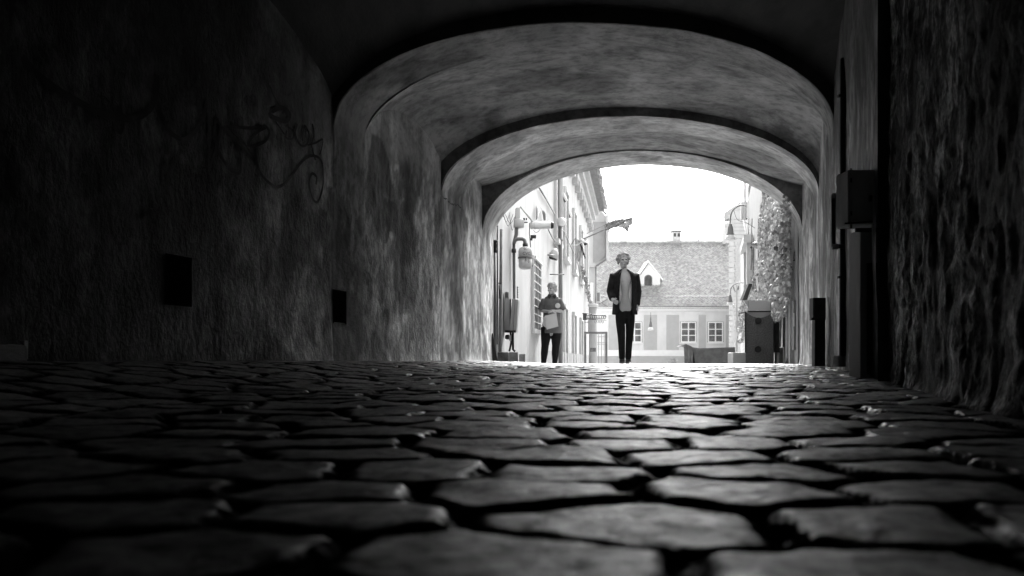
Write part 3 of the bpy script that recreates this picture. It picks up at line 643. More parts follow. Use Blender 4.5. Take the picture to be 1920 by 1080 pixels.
for i, (a, b, c, d, lab) in enumerate(((1052, 363, 1060, 379, 'upper open window shutter slanting out of the left house front'), (1064, 395, 1069, 408, 'lower open window shutter slanting out of the left house front'))):
    m = MB(); p, q = P(a, b, 19 + i * 3), P(c, d, 19 + i * 3)
    m.tube([p, q], .028, 4); n_ = MB().tube([p + V((.05, 0, .02)), q + V((.04, 0, .03))], .02, 4)
    thing('open_shutter', lab, 'shutter', p, [('frame', m, M_metal_d, False), ('slat', n_, M_opal, False), ('hinge', MB().tube([LF(19 + i * 3, p.z, 0), p], .012, 5), M_metal_m, False)], 'open shutters on the left house')
# meter cabinets low down
t = thing('open_meter_cabinet', 'battered pale meter cabinet with its door hanging open on the left house', 'meter cabinet', P(958, 660, 11.38), [
    ('cabinet_body', MB().box(P(952, 592, 11.42), (.095, .12, .48)), M_metal_l, False),
    ('lower_edge', MB().box(P(957, 621.5, 11.35), (.15, .1, .03)), M_black, False),
    ('inside', MB().box(P(957, 592, 11.36), (.02, .03, .46)), M_metal_d, False)])
m = MB(); a = [P(960, 560, 11.30), P(971.5, 562, 11.30), P(968, 624, 11.30), P(955, 622, 11.30)]; m.prism(a, (0.02, .05, 0)); m.build('door', M_metal_l, t, bevel=.004)
m = MB(); m.tube([P(966, 563, 11.29), P(962, 622, 11.29)], .004, 5); m.build('door_ridge', M_metal_m, t)
thing('arched_vent', 'small round topped vent just above the open meter cabinet', 'vent', P(950, 560, 11.38), [
    ('frame', MB().box(P(950, 554, 11.42), (.06, .06, .09)), M_metal_l, False), ('opening', MB().lathe([(.02, 0), (.02, .02)], P(950, 550, 11.37), (0, -1, 0)).box(P(950, 554, 11.38), (.04, .03, .06)), M_metal_m, False)])
thing('pipe_fittings', 'dark pipe fittings and valve under the open meter cabinet', 'pipe fittings', P(956, 665, 11.38), [
    ('pipe', MB().tube([P(962, 624, 11.38), P(962, 655, 11.38), P(966, 659, 11.38)], .018, 8), M_metal_d, True),
    ('pipe', MB().tube([P(957, 622, 11.38), P(959, 640, 11.38), P(955, 659, 11.38)], .014, 8), M_black, True),
    ('valve', MB().lathe([(.02, 0), (.035, .02), (.035, .05), (.02, .07)], P(947, 632, 11.38), (1, 0, 0)), M_metal_d, True),
    ('notice', MB().box(P(956.5, 634, 11.35), (.035, .01, .08)), M_opal, False)])
t = thing('air_vent_plate', 'narrow slotted vent plate on the wall right of the open meter cabinet', 'vent', P(971, 560, 12.0), [('plate', MB().box(P(970, 548, 12.0), (.018, .05, .17)), M_metal_l, False)])
for k in range(7): MB().box(P(971, 539 + k * 3.2, 11.97), (.016, .01, .008)).build('slot', M_metal_d, t)
tag(MB().box(P(943, 671, 11.05), (.17, .35, .16)).build('dark_stone_block', M_concrete_d, None, bevel=.02), 'dark rough stone block at the foot of the meter cabinet', 'block')
tag(MB().box(P(963, 671, 11.5), (.13, .4, .165)).build('concrete_kerb_block', M_concrete, None, bevel=.01), 'pale square kerb block right of the dark stone block', 'block')
tag(MB().box(P(979, 673, 12.0), (.09, .4, .15)).build('concrete_kerb_block', M_concrete, None, bevel=.01), 'smaller pale kerb block at the right end of the row', 'block')
m = MB(); m.prism([P(919, 626, 10.42), P(924, 625, 10.42), P(927, 645, 10.42), P(936, 690, 10.42), P(925, 690, 10.42)], (0, .03, 0)); tag(m.build('leaning_board', M_wood_d, None), 'black board leaning against the left jamb of the exit', 'board')

# flags and dome camera
def cloth(poly_top, poly_bot, Y, n=14, amp=.05, name='cloth'):
    Vv = []
    T = spline(poly_top, n); B = spline(poly_bot, n); L_ = min(len(T), len(B))
    for i in range(L_):
        for k in range(7):
            t = k / 6; p = T[i] * (1 - t) + B[i] * t; q = P(p[0], p[1], Y); q.y += amp * math.sin(i * .7 + t * 3); Vv.append(tuple(q))
    me = grid_mesh(name, np.array(Vv), L_, 7); return me
t = empty('pole_flag', P(1094, 450, 25), 'flag streaming from a slanting pole on the left house front', 'flag')
MB().tube([P(1090, 450, 24.5), P(1186, 407, 25)], .022, 8).build('pole', M_metal_m, t)
MB().tube([P(1100, 438, 25), P(1140, 419, 25)], .010, 5).build('stay_rope', M_metal_m, t)
link('flag_band', cloth([(1136, 420), (1150, 413), (1170, 410), (1184, 408)], [(1136, 433), (1152, 427), (1170, 418), (1184, 410)], 24.95), M_flag1, t, True)
link('flag_cloth', cloth([(1138, 434), (1152, 427), (1170, 418), (1186, 408)], [(1142, 434), (1155, 426), (1168, 427), (1187, 421)], 25.0), M_flag2, t, True)
link('flag_tail', cloth([(1150, 427), (1160, 422), (1172, 417), (1182, 412)], [(1158, 426), (1167, 427), (1177, 435), (1181, 422)], 25.08), M_flag2, t, True)
t = empty('drooping_flag', P(1079, 446, 23), 'two toned flag drooping against the left house below the slanting pole', 'flag')
link('flag_cloth', cloth([(1078, 446), (1088, 455), (1092, 470)], [(1078, 480), (1084, 491), (1092, 482)], 23.2, amp=.03), M_flag2, t, True)
link('flag_band', cloth([(1087, 454), (1092, 462), (1098, 484)], [(1088, 462), (1092, 474), (1097, 487)], 23.1, amp=.03), M_metal_d, t, True)
MB().tube([LF(23.2, 3.45, 0), P(1079, 446, 23.2), P(1092, 458, 23.2)], .015, 6).build('pole', M_metal_m, t)
t = thing('dome_camera', 'white dome camera with dark underside on a long white arm', 'camera', P(1061, 459, 22), [
    ('arm', MB().tube(spline([P(1058, 459, 21.8), P(1080, 459.5, 21.8), P(1086, 457, 21.8), P(1092, 453, 21.8)], 5), .014, 8), M_opal, True),
    ('housing', MB().lathe([(.02, .1), (.05, .08), (.06, .0)], P(1091, 455, 21.8)).lathe([(.02, .06), (.045, .04), (.052, 0)], P(1097.5, 456, 21.8)), M_opal, True),
    ('lens', MB().lathe([(.05, 0), (.045, -.03), (.02, -.055)], P(1097.5, 456.3, 21.8)), M_black, True)])

# oriel house at the end of the left side
t = empty('oriel_house', P(1115, 676, 35), 'narrow pale house with a jutting upper bay closing the left row', 'house')
m = MB(); m.prism([P(1092, 720, 34.5), P(1117.5, 720, 34.5), P(1117.5, 500, 34.5), P(1092, 500, 34.5)], (0, 5, 0)); m.build('lower_wall', M_white2, t)
m = MB(); m.prism([P(1100, 500, 34), P(1118, 498, 34), P(1137.5, 486, 34), P(1136, 405, 34), P(1125, 391, 34), P(1112, 398, 34), P(1100, 420, 34)], (0, 4, 0)); m.build('bay', M_white2, t)
m = MB(); m.prism([P(1112, 416, 33.96), P(1134, 416, 33.96), P(1136, 482, 33.96), P(1118, 492, 33.96), P(1112, 492, 33.96)], (0, .03, 0)); m.build('bay_panel', M_panel, t)
MB().tube([P(1137, 402, 33.9), P(1126, 390, 33.9), P(1114, 394, 33.9)], .05, 6).build('roof_edge', M_metal_m, t)
MB().tube([P(1116, 676, 34.4), P(1117.5, 499, 34.4)], .03, 6).tube([P(1117.5, 499, 33.9), P(1138, 486, 33.9)], .04, 6).build('corner_trim', M_metal_m, t)
MB().box(P(1139, 445, 33.9), (.11, .3, 1.9)).build('flue', M_metal_l, t)
MB().tube([P(1109.5, 620, 34.2), P(1110, 530, 34.2), P(1113, 575, 34.2), P(1117, 590, 34.2)][:2], .06, 8).build('white_pipe', M_opal, t)
MB().tube([P(1110, 570, 34.1), P(1116, 592, 34.1)], .05, 8).build('white_pipe', M_opal, t)
thing('round_column', 'smooth pale round column standing behind the framed screen', 'column', P(1111, 690, 30), [
    ('shaft', MB().lathe([(.16, -.6), (.16, 2.0)], P(1112, 676, 30), n=24), M_white2, True), ('capital', MB().lathe([(.16, 2.0), (.2, 2.03), (.2, 2.1), (.15, 2.12)], P(1112, 676, 30), n=24), M_trim, True)])
# iron sign bracket
t = empty('iron_sign', P(1093, 600, 26), 'ornate wrought iron sign bracket jutting from the end of the left house', 'sign')
MB().tube([P(1092, 587, 26), P(1137, 593, 26)], .016, 6).build('top_bar', M_metal_d, t)
MB().tube([P(1096, 598.5, 26), P(1137, 600, 26)], .012, 6).build('lower_bar', M_metal_d, t)
MB().box(P(1096.5, 594, 26), (.12, .06, .22)).build('wall_plate', M_metal_d, t)
m = MB()
for k in range(9):
    cx = 1100 + k * 4.2; m.tube(spline([P(cx - 2, 592, 26), P(cx + 1.6, 591, 26), P(cx + 2, 596, 26), P(cx - 1, 598, 26), P(cx - 1.6, 594, 26)], 4), .012, 5)
m.build('scrollwork', M_metal_d, t)
m = MB()
for k in range(4):
    cx = 1116 + k * 4.5; m.tube(spline([P(cx - 2, 600, 26), P(cx, 606, 26), P(cx + 2.2, 603, 26), P(cx + .4, 601, 26)], 4), .009, 5)
m.build('pendant_scrolls', M_metal_m, t)
m = MB()
for x in (1097, 1103): m.tube([P(x, 600, 26), P(x, 622, 26)], .014, 5)
m.tube([P(1096, 604, 26), P(1104, 604, 26)], .014, 5); m.build('side_frame', M_metal_m, t)
# framed screen
t = empty('framed_screen', P(1116, 690, 23), 'grey framed glass door screen with a small dark notice beside the left house', 'screen')
Yq = 23.0
m = MB()
for (x0, x1, ya, yb) in ((1095.5, 1099.5, 622, 690), (1135, 1139, 622, 690), (1099.5, 1135, 622, 626)):
    m.prism([P(x0, ya, Yq), P(x1, ya, Yq), P(x1, yb, Yq), P(x0, yb, Yq)], (0, .06, 0))
m.build('frame', M_metal_m, t)
m = MB()
for x in (1122, 1127.5, 1132.5): m.prism([P(x, 627, Yq), P(x + 1.0, 627, Yq), P(x + 1.0, 690, Yq), P(x, 690, Yq)], (0, .03, 0))
for y in (631, 642, 645): m.prism([P(1120, y, Yq + .005), P(1134.8, y, Yq + .005), P(1134.8, y + .8, Yq + .005), P(1120, y + .8, Yq + .005)], (0, .02, 0))
m.build('door_leaf', M_panel, t)
m = MB(); m.prism([P(1107, 652.5, Yq), P(1117, 652.5, Yq), P(1117, 659.5, Yq), P(1107, 659.5, Yq)], (0, .02, 0)); nt_ = m.build('notice', M_metal_d, t)
m = MB()
for k in range(3): m.prism([P(1108, 654 + k * 1.9, Yq - .005), P(1116, 654 + k * 1.9, Yq - .005), P(1116, 654.6 + k * 1.9, Yq - .005), P(1108, 654.6 + k * 1.9, Yq - .005)], (0, .003, 0))
m.build('notice_lines', M_metal_l, nt_)

# ------------------------------------------------------------------ house across the end of the street
YB = 43.0
bh = empty('tiled_house', P(1250, 690, YB), 'low cream house with steep tiled roof closing the far end of the street', 'house')
def bq(m, x0, x1, y0, y1, Y0, d=.06, sl_=0): m.prism([P(x0, y1, Y0), P(x1, y1, Y0), P(x1, y0, Y0), P(x0, y0, Y0)], (sl_ * d, d, 0)); return m
bq(MB(), 1085, 1400, 577, 735, YB, 6).build('wall', M_cream, bh)
bq(MB(), 1085, 1400, 656.5, 667.5, YB - .08, .085).build('plinth_band', M_cream_trim, bh)
bq(MB(), 1085, 1400, 668, 735, YB - .06, .064).build('plinth', M_cream_panel, bh)
m = bq(MB(), 1085, 1400, 574, 577, YB - .38, .6); bq(m, 1085, 1400, 577.2, 581, YB - .2, .2); bq(m, 1085, 1400, 581.2, 583.5, YB - .08, .083); m.build('cornice', M_cream_trim, bh)
for (x0, x1) in ((1207.5, 1232), (1249.5, 1273), (1310, 1323.5), (1361, 1369), (1141, 1160)): bq(MB(), x0, x1, 590.5, 656.2, YB - .03, .034).build('wall_panel', M_cream_panel, bh)
for (x0, x1) in ((1232, 1249.5), (1369, 1400)):
    m = MB()
    for k in range(8): bq(m, x0, x1, 592 + k * 8, 599.2 + k * 8, YB - .02, .024)
    m.build('rusticated_band', M_cream, bh)
for (x0, x1) in ((1176, 1203.5), (1276.5, 1305.5), (1327.5, 1356)):
    y0, y1 = 603.5, 642
    f = MB(); w = 2.0
    bq(f, x0, x0 + w, y0, y1, YB - .05); bq(f, x1 - w, x1, y0, y1, YB - .05); bq(f, x0 + w, x1 - w, y0, y0 + w, YB - .05); bq(f, x0 + w, x1 - w, y1 - w, y1, YB - .05)
    xc = (x0 + x1) / 2; bq(f, xc - 1.1, xc + 1.1, y0 + w, y1 - w, YB - .052)
    for yy in (y0 + 13, y0 + 24.5): bq(f, x0 + w, xc - 1.1, yy, yy + 1.6, YB - .048); bq(f, xc + 1.1, x1 - w, yy, yy + 1.6, YB - .048)
    fo = f.build('window', M_cream_trim, bh)
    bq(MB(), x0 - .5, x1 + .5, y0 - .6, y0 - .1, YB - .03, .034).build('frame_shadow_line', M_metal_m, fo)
    bq(MB(), x0 + w, x1 - w, y0 + w, y1 - w, YB - .012, .015).build('pane', M_glass, fo)
    bq(MB(), x0 - 1, x1 + 1, y1 + .1, y1 + 2, YB - .12, .124).build('sill', M_cream_trim, fo)
    e = MB(); bq(e, x0 - .7, x0 - .1, y0, y1, YB - .03, .034); bq(e, x1 + .1, x1 + .7, y0, y1, YB - .03, .034); e.build('surround', M_metal_m, fo)
# roof with individual pointed tiles
e0 = P(1085, 574, YB - .5); e1 = P(1376, 574, YB - .5); YR = YB + 4.2; zr = EYE + (HZ - 456) / FPX * YR
xl, xr = e0.x, P(1372, 456, YR).x
m = MB(); sl = V((0, YR - (YB - .5), zr - e0.z)); Ls = sl.length; sl.normalize(); nr = V((0, -sl.z, sl.y))
m.prism([V((xl, YB - .5, e0.z)), V((xr, YB - .5, e0.z)), V((xr, YR, zr)), V((xl, YR, zr))], (0, 1.2, -.4)); m.build('roof_deck', M_tile, bh)
m = MB(); tw, th = .165, .125; nr_rows = int(Ls / th); ncol = int((xr - xl) / tw)
for r in range(nr_rows + 1):
    for c in range(ncol + 1):
        x = xl + (c + (r % 2) * .5) * tw + random.uniform(-.008, .008)
        if x > xr - tw / 2: continue
        o = V((x, YB - .5, e0.z)) + sl * (r * th - .04) + nr * (.055 + random.uniform(0, .012))
        up = sl * (th * 1.7) - nr * .05
        w = tw * .47
        a = [o + V((-w, 0, 0)) + sl * .07, o, o + V((w, 0, 0)) + sl * .07, o + V((w, 0, 0)) + up, o + V((-w, 0, 0)) + up]
        m.add(a + [q - nr * .02 for q in a[:3]], [(0, 1, 2, 3, 4), (5, 6, 1, 0), (6, 7, 2, 1)])
m.build('roof', M_tile, bh)
m = MB(); x = xl
while x < xr: m.lathe([(.09, 0), (.11, .02), (.10, .42), (.085, .44)], (x, YR, zr + .05), (1, 0, .02), 10); x += .40
m.build('ridge_tiles', M_tile, bh)
# chimney
c = P(1268, 445, YR + .3)
ch = MB().box(c + V((0, .1, -.2)), (.52, .5, 1.0)).build('chimney', M_metal_l, bh); 
MB().box(c + V((0, .1, .36)), (.66, .62, .09)).build('chimney_cap', M_metal_m, ch)
MB().box(c + V((-.11, -.156, .12)), (.13, .012, .2)).box(c + V((.12, -.156, .12)), (.13, .012, .2)).build('flue_opening', M_metal_d, ch)
# dormer
Yd = YB + .9
d = MB(); d.prism([P(1199, 548, Yd), P(1238, 548, Yd), P(1238, 518, Yd), P(1216, 494, Yd), P(1199, 518, Yd)], (0, 2.2, 0)); dm = d.build('dormer', M_cream, bh)
m = MB()
for (a, b) in (((1194, 523), (1216, 491.5)), ((1216, 491.5), (1243, 526))): 
    p, q = P(*a, Yd - .1), P(*b, Yd - .1); m.prism([p, q, q + V((0, 0, .10)), p + V((0, 0, .10))], (0, 2.4, 0))
m.build('dormer_roof', M_cream_trim, dm)
m = MB(); m.prism([P(1208, 540, Yd - .03)] + [P(1215.5 - 7.5 * math.cos(w), 522 - 7 * math.sin(w), Yd - .03) for w in np.linspace(0, math.pi, 9)] + [P(1223, 540, Yd - .03)], (0, .025, 0)); dw = m.build('dormer_window', M_metal_m, dm)
m = MB(); m.prism([P(1209.5, 539, Yd - .045)] + [P(1215.5 - 6 * math.cos(w), 522 - 5.5 * math.sin(w), Yd - .045) for w in np.linspace(0, math.pi, 9)] + [P(1221.5, 539, Yd - .045)], (0, .012, 0)); m.build('pane', M_dglass, dw)
# snow guard rail
m = MB(); m.tube([V((xl, YB - .15, e0.z + .55)), V((xr, YB - .15, e0.z + .55))], .014, 5); m.build('snow_rail', M_metal_m, bh)
thing('bird', 'small dark bird perched on the far roof ridge', 'bird', P(1310, 454, YR), [])
bo = bpy.data.objects['bird']; bpy.data.objects.remove(bo)
m = MB(); c = P(1310, 451, YR) + V((0, 0, .03)); m.lathe([(.005, -.12), (.03, -.08), (.055, 0), (.045, .06), (.03, .10), (.035, .13), (.02, .16), (.004, .19)], c, (-.5, 0, .8), 10); m.tube([c, c + V((0, 0, -.13))], .01, 5)
tag(m.build('bird', M_metal_d, None, True), 'small dark bird perched on the far roof ridge', 'bird')
# neighbour with a stepped pale gable on the right
t = empty('gable_house', P(1385, 690, 38), 'tall pale stone house with coursed corner blocks right of the tiled house', 'house')
Yg = 38.
bq(MB(), 1370, 1440, 395, 735, Yg, 5, .3).build('wall', M_white2, t)
m = MB()
for k in range(27):
    y = 402 + k * 10; wd = 9 if k % 2 else 6.5
    bq(m, 1366.5, 1366.5 + wd, y, y + 9.2, Yg - .05, .3, .3)
m.build('corner_blocks', M_white2, t)
m = MB()
for r in range(14):
    for c_ in range(3): bq(m, 1378 + c_ * 5.6 + (r % 2) * 2.2, 1383 + c_ * 5.6 + (r % 2) * 2.2, 452 + r * 7.2, 458.4 + r * 7.2, Yg - .025, .03)
m.build('brickwork', M_white, t)
m = MB()
for r in range(30): bq(m, 1376, 1400, 404 + r * 7.2 + 7, 404 + r * 7.2 + 7.5, Yg - .012, .02)
m.build('joint_lines', M_metal_m, t)
bq(MB(), 1361, 1368, 425, 455, 46.2, .8).lathe([(.1, 0), (.22, .05), (.2, .2), (.12, .3)], P(1364, 427, 46.4)).build('chimney', M_white2, t)
bq(MB(), 1388, 1412, 378, 395, Yg + .2, 3).build('attic', M_panel, t)

# ------------------------------------------------------------------ right street front, ivy, lamps
def yR(px): return 1740 / (px - 1330)
nR = V((-1, .247, 0)).normalized(); tR = V((.247, 1, 0)).normalized()
def RF(Y, z, off=0): return V((1.162 + .247 * Y, Y, z)) + nR * off
def RP(px, py, off=0): Y = yR(px); return RF(Y, EYE + (HZ - py) / FPX * Y, off)
rb = empty('ivy_house', RF(16, -.5), 'pale house along the right side of the street with creeper climbing over it', 'house')
def rq(m, Y0, Y1, z0, z1, o0, o1):
    c = (RF(Y0, z0, (o0 + o1) / 2) + RF(Y1, z1, (o0 + o1) / 2)) / 2
    m.box(c, (abs(o1 - o0), (RF(Y1, 0) - RF(Y0, 0)).length, z1 - z0), (nR, -tR)); return m
def step_top(Y): return 6
rq(MB(), 10.55, 15.2, -1, 3.6, -3, 0).build('wall', M_white, rb)
rq(MB(), 15.2, 26, -1.3, 5.1, -3.2, -.02).build('upper_wall', M_panel, rb)
rq(MB(), 26, 31, -1.5, 4.3, -3.2, -.04).build('rear_wall', M_white2, rb)
for Yp in (11.0, 11.45): rq(MB(), Yp, Yp + .12, -.3, 2.9, .002, .06).build('pilaster', M_trim, rb)
rq(MB(), 10.75, 11.4, .28, .95, .003, .03).build('notice_panel', M_panel, rb)
m = rq(MB(), 21.5, 21.8, .9, 3.3, .0, .16); rq(m, 23.3, 23.6, .9, 3.3, .0, .16); rq(m, 21.3, 23.8, 3.3, 3.5, 0, .25); rq(m, 21.3, 23.8, .75, .9, 0, .3); w_ = m.build('window', M_trim, rb); rq(MB(), 21.8, 23.3, .9, 3.3, -.01, .02).build('pane', M_glass, w_)
thing('corner_downpipe', 'slim pale downpipe on the right house just outside the arch', 'downpipe', P(1481, 676, 11.5), [
    ('pipe', MB().tube([P(1484, 690, 11.4), P(1484, 380, 11.4)], .022, 10), M_opal, True), ('clip', MB().box(P(1484, 540, 11.38), (.07, .03, .02)), M_metal_d, False), ('clip', MB().box(P(1484, 470, 11.38), (.07, .03, .02)), M_metal_d, False)])
thing('wall_grip', 'small pale upright handle on the right street wall near the jamb', 'handle', P(1489, 600, 10.9), [
    ('grip', MB().tube([P(1489, 587, 10.75), P(1489, 612, 10.75)], .010, 6), M_opal, True), ('rear_plate', MB().box(P(1490.5, 600, 10.8), (.02, .03, .22)), M_metal_l, False)])
thing('iron_hook', 'small iron bracket on the right house high by the arch', 'bracket', P(1490, 486, 10.9), [
    ('arm', MB().tube([P(1497, 486, 10.9), P(1488, 485, 10.9), P(1490, 472, 10.9)], .010, 6), M_metal_m, True), ('plate', MB().box(P(1491, 488, 10.9), (.05, .03, .02)), M_metal_d, False)])
t = empty('doorstep_boards', P(1482, 680, 10.8), 'dark offcut boards leaning in the corner behind the right jamb', 'boards')
m = MB(); m.prism([P(1472, 690, 11.3), P(1486, 662, 11.3), P(1489, 690, 11.3)], (0, .1, 0)); m.build('board', M_wood_d, t)
m = MB(); m.prism([P(1481, 640, 11.5), P(1487, 640, 11.5), P(1486, 690, 11.5), P(1480, 690, 11.5)], (0, .05, 0)); m.build('board', M_concrete_d, t)

# ivy: many small leaves over the wall and over the edge
def ivy():
    V_, F_ = [], []
    def leaf(c, s):
        d = V((random.gauss(.1, .45), random.gauss(-.1, .4), -1)).normalized(); n = (nR * random.uniform(.5, 1.2) + V((random.gauss(0, .5), -.5 + random.gauss(0, .5), random.gauss(.35, .4)))).normalized()
        side = d.cross(n).normalized(); n = side.cross(d)
        b = len(V_)
        for (a, e, h) in ((0, -.15, 0), (.42, .0, -.06), (.5, .35, -.1), (.22, .55, -.02), (0, 1.05, -.08), (-.22, .55, -.02), (-.5, .35, -.1), (-.42, 0, -.06), (0, .4, .04)):
            V_.append(tuple(c + side * a * s + d * e * s + n * h * s))
        for k in range(8): F_.append((b + k, b + (k + 1) % 8, b + 8))
    cnt = 0
    while cnt < 15000:
        px = random.uniform(1383, 1481); py = random.uniform(340, 640)
        # outline of the creeper in the wall plane, measured on the wall
        top = np.interp(px, [1383, 1398, 1404, 1421, 1424, 1432, 1485], [590, 545, 535, 470, 420, 345, 372])
        bot = np.interp(px, [1383, 1392, 1400, 1420, 1455, 1470, 1485], [640, 640, 600, 600, 600, 590, 540])
        if not (top < py < bot): continue
        if 1404 < px < 1424 and 465 < py < 545 and random.random() < .93: continue
        if random.random() < .35 * (vnoise(np.array(px / 9.), np.array(py / 11.), 5) > .05): continue
        if 1472 < px and random.random() < .5: continue
        off = abs(random.gauss(0, .06)) + .02 + .13 * (.5 + float(fbm(np.array(px / 12.), np.array(py / 14.), 9, 2)))
        Y = 1500 * (1.162 - off * 1.03) / (px - 1330.5); c = RF(Y, EYE + (HZ - py) / FPX * Y, off)
        leaf(c, random.uniform(.04, .085) * (Y / 15) ** .6); cnt += 1
    me = bpy.data.meshes.new('leaves'); me.from_pydata(V_, [], F_); me.update(); return me
iv = empty('ivy', RF(15, -.3), 'dense leafy creeper hanging over the right house front', 'creeper')
tag(link('leaves', ivy(), M_leaf, iv), kind='stuff')
m = MB()
for k in range(14):
    px = 1400 + k * 6; m.tube([RP(px, 650, .03), RP(px + random.uniform(-5, 5), 560, .05), RP(px + random.uniform(-8, 8), 470, .05), RP(px + random.uniform(-8, 8), 410, .04)], .012, 5)
m.build('stem', M_stem, iv, True)
tag(MB().prism([P(1392, 562, 17), P(1401, 562, 17), P(1411, 532, 17), P(1404, 532, 17)], (0, .2, 0)).build('dark_brace', M_wood_d, None), 'dark slanting timber brace below the creeper', 'brace')
thing('satellite_dish', 'dark rounded dish half sunk in the creeper near the arch', 'dish', P(1466, 408, 12.6), [
    ('dish', MB().lathe([(.0, .05), (.07, .035), (.12, .01), (.145, -.02), (.15, -.025)], P(1465, 408, 12.4), (-.75, -.5, .3), 24), M_metal_m, True), ('mount', MB().tube([P(1465, 408, 12.45), RP(1470, 408, 0)], .02, 6), M_metal_d, True)])
thing('dome_wall_lamp', 'small dark dome lamp shade jutting out of the creeper', 'wall lamp', P(1416, 462, 18), [
    ('shade', MB().lathe([(.015, .13), (.06, .11), (.10, .06), (.12, 0), (.11, 0)], P(1417, 463, 18), (.45, 0, .9), 20), M_metal_m, True), ('bulb', MB().lathe([(0, -.03), (.025, 0), (0, .03)], P(1408, 464, 18), n=10), M_black, True), ('arm', MB().tube([P(1421, 455, 18), P(1428, 440, 18)], .012, 6), M_metal_d, True)])

def street_lamp(Y, bx, by, w, label, arm, pole):
    """shade bottom centre at pixel (bx,by), full width w px"""
    t = empty('street_lamp', P(pole[0], pole[1], Y), label, 'street lamp', 'curved arm street lamps on the right side'); k = w / 2 / FPX * Y; c = P(bx, by, Y)
    MB().lathe([(.18 * k, 3.0 * k), (.32 * k, 2.9 * k), (.36 * k, 2.5 * k), (.5 * k, 2.3 * k), (.62 * k, 1.1 * k), (.72 * k, .95 * k), (.72 * k, .8 * k)], c, n=20).build('lamp_housing', M_metal_m, t, True)
    MB().lathe([(.7 * k, .82 * k), (.9 * k, .45 * k), (1.0 * k, .05 * k), (1.0 * k, 0)], c, n=24).build('lamp_shade', M_opal, t, True)
    MB().tube(spline([P(a, b, Y) for a, b in arm], 6), .13 * k, 8).build('arm', M_metal_m, t, True)
    return t, k
t, k = street_lamp(20, 1369.5, 449, 20, 'upper street lamp with white shade on a curved arm by the creeper', [(1369, 420), (1370, 405), (1376, 392), (1388, 385), (1400, 386)], (1400, 390))
MB().tube(spline([P(1376, 395, 20), P(1383, 412, 20), P(1400, 418, 20), P(1416, 428, 20)], 5), .006, 5).build('cable', M_metal_d, t)
t, k = street_lamp(24, 1369, 572, 13, 'lower street lamp with white shade on a curved arm of a slim post', [(1369.5, 551), (1371, 540), (1378, 533), (1387, 530), (1394, 531)], (1381, 690))
MB().tube([P(1381, 700, 24), P(1381, 535, 24)], .028, 8).build('pole', M_metal_l, t, True)
MB().tube(spline([P(1375, 537, 24), P(1378, 546, 24), P(1384, 542, 24), P(1385, 536, 24)], 5), .015, 6).lathe([(.0, -.05), (.045, 0), (.0, .05)], P(1384, 541, 24), n=10).build('scroll', M_metal_m, t, True)
MB().lathe([(0, -.05), (.04, -.02), (.045, .02), (.0, .05)], P(1375, 574, 23.9), n=12).build('bulb', M_opal, t, True)
t = empty('pendant_lantern', P(1220, 588, 40), 'hanging street lantern with white shade in front of the far house', 'street lamp')
c = P(1220, 619.5, 40); MB().lathe([(.13, 0), (.15, .01), (.12, .12), (.07, .17)], c).build('lamp_shade', M_opal, t, True)
MB().lathe([(.07, .17), (.09, .2), (.06, .34), (.06, .38), (.03, .5), (.04, .52), (.015, .75), (.01, .86)], c).build('lamp_housing', M_metal_m, t, True)
MB().tube([P(1220, 590, 40), P(1220, 586, 40), P(1220, 586, 43)], .012, 5).build('bracket', M_metal_m, t)
# iron frame high on the right
t = empty('sign_bracket_frame', P(1405, 412, 25), 'grey iron sign frame jutting out high above the creeper', 'sign frame')
MB().tube([P(1397, 340, 25), P(1397, 412, 25)], .05, 4).build('post', M_metal_l, t)
MB().tube([P(1405.5, 320, 25), P(1405.5, 393, 25), P(1419, 395, 25)], .035, 4).build('frame', M_metal_m, t)
MB().tube([P(1397, 410, 25), P(1424, 410, 25)], .03, 5).tube([P(1405, 362, 25), P(1426, 364, 25)], .012, 5).tube([P(1405, 379, 25), P(1424, 379, 25)], .012, 5).build('crossbar', M_metal_m, t)
bq(MB(), 1390, 1397, 378, 412, 25, .1).build('side_plate', M_metal_l, t)
bq(MB(), 1407, 1424, 345, 409, 25.1, .3).build('pier', M_panel, t)

# round holed grey collection cabinet with a flared hood
Yc = 12.2
t = empty('collection_cabinet', P(1430, 690, Yc), 'grey metal street cabinet with two round holes and a flared trough on top', 'cabinet')
m = MB(); top = []
arc = [(1399 + 51 * i / 16, 585 + 11 * math.sin(math.pi * i / 16) ** .8) for i in range(17)]
m.prism([P(1399, 700, Yc)] + [P(a, b, Yc) for a, b in arc] + [P(1450, 700, Yc)], (0, .03, 0)); m.build('front_panel', M_cabface, t)
m = MB(); m.prism([P(a, b, Yc + .012) for a, b in [(1401, 585)] + arc[1:-1] + [(1449, 585)]], (0, .015, 0)); 
m = MB(); m.prism([P(1400.5, 584, Yc + .032), P(1449.5, 584, Yc + .032), P(1449.5, 600, Yc + .032), P(1400.5, 600, Yc + .032)], (0, .02, 0)); m.build('liner', M_opal, t)
bq(MB(), 1399.5, 1451, 586, 700, Yc + .06, .42, .3).build('casing', M_metal_d, t)
bq(MB(), 1396.5, 1399, 585, 661, Yc - .01, .5, .3).build('left_flange', M_black, t); bq(MB(), 1452, 1462, 585, 661, Yc + .1, .4, .3).build('right_flange', M_metal_d, t)
for (x, y) in ((1422, 601.5), (1421.5, 655)): MB().lathe([(.050, 0), (.050, .012)], P(x, y, Yc - .012), (0, 1, 0), 24).build('hole_ring', M_black, t)
m = MB(); m.prism([P(1406, 582.5, Yc - .02), P(1394, 563, Yc - .10), P(1464, 563, Yc - .10), P(1447, 582.5, Yc - .02)], (0, .03, 0)); hd = m.build('hood', M_opal, t)
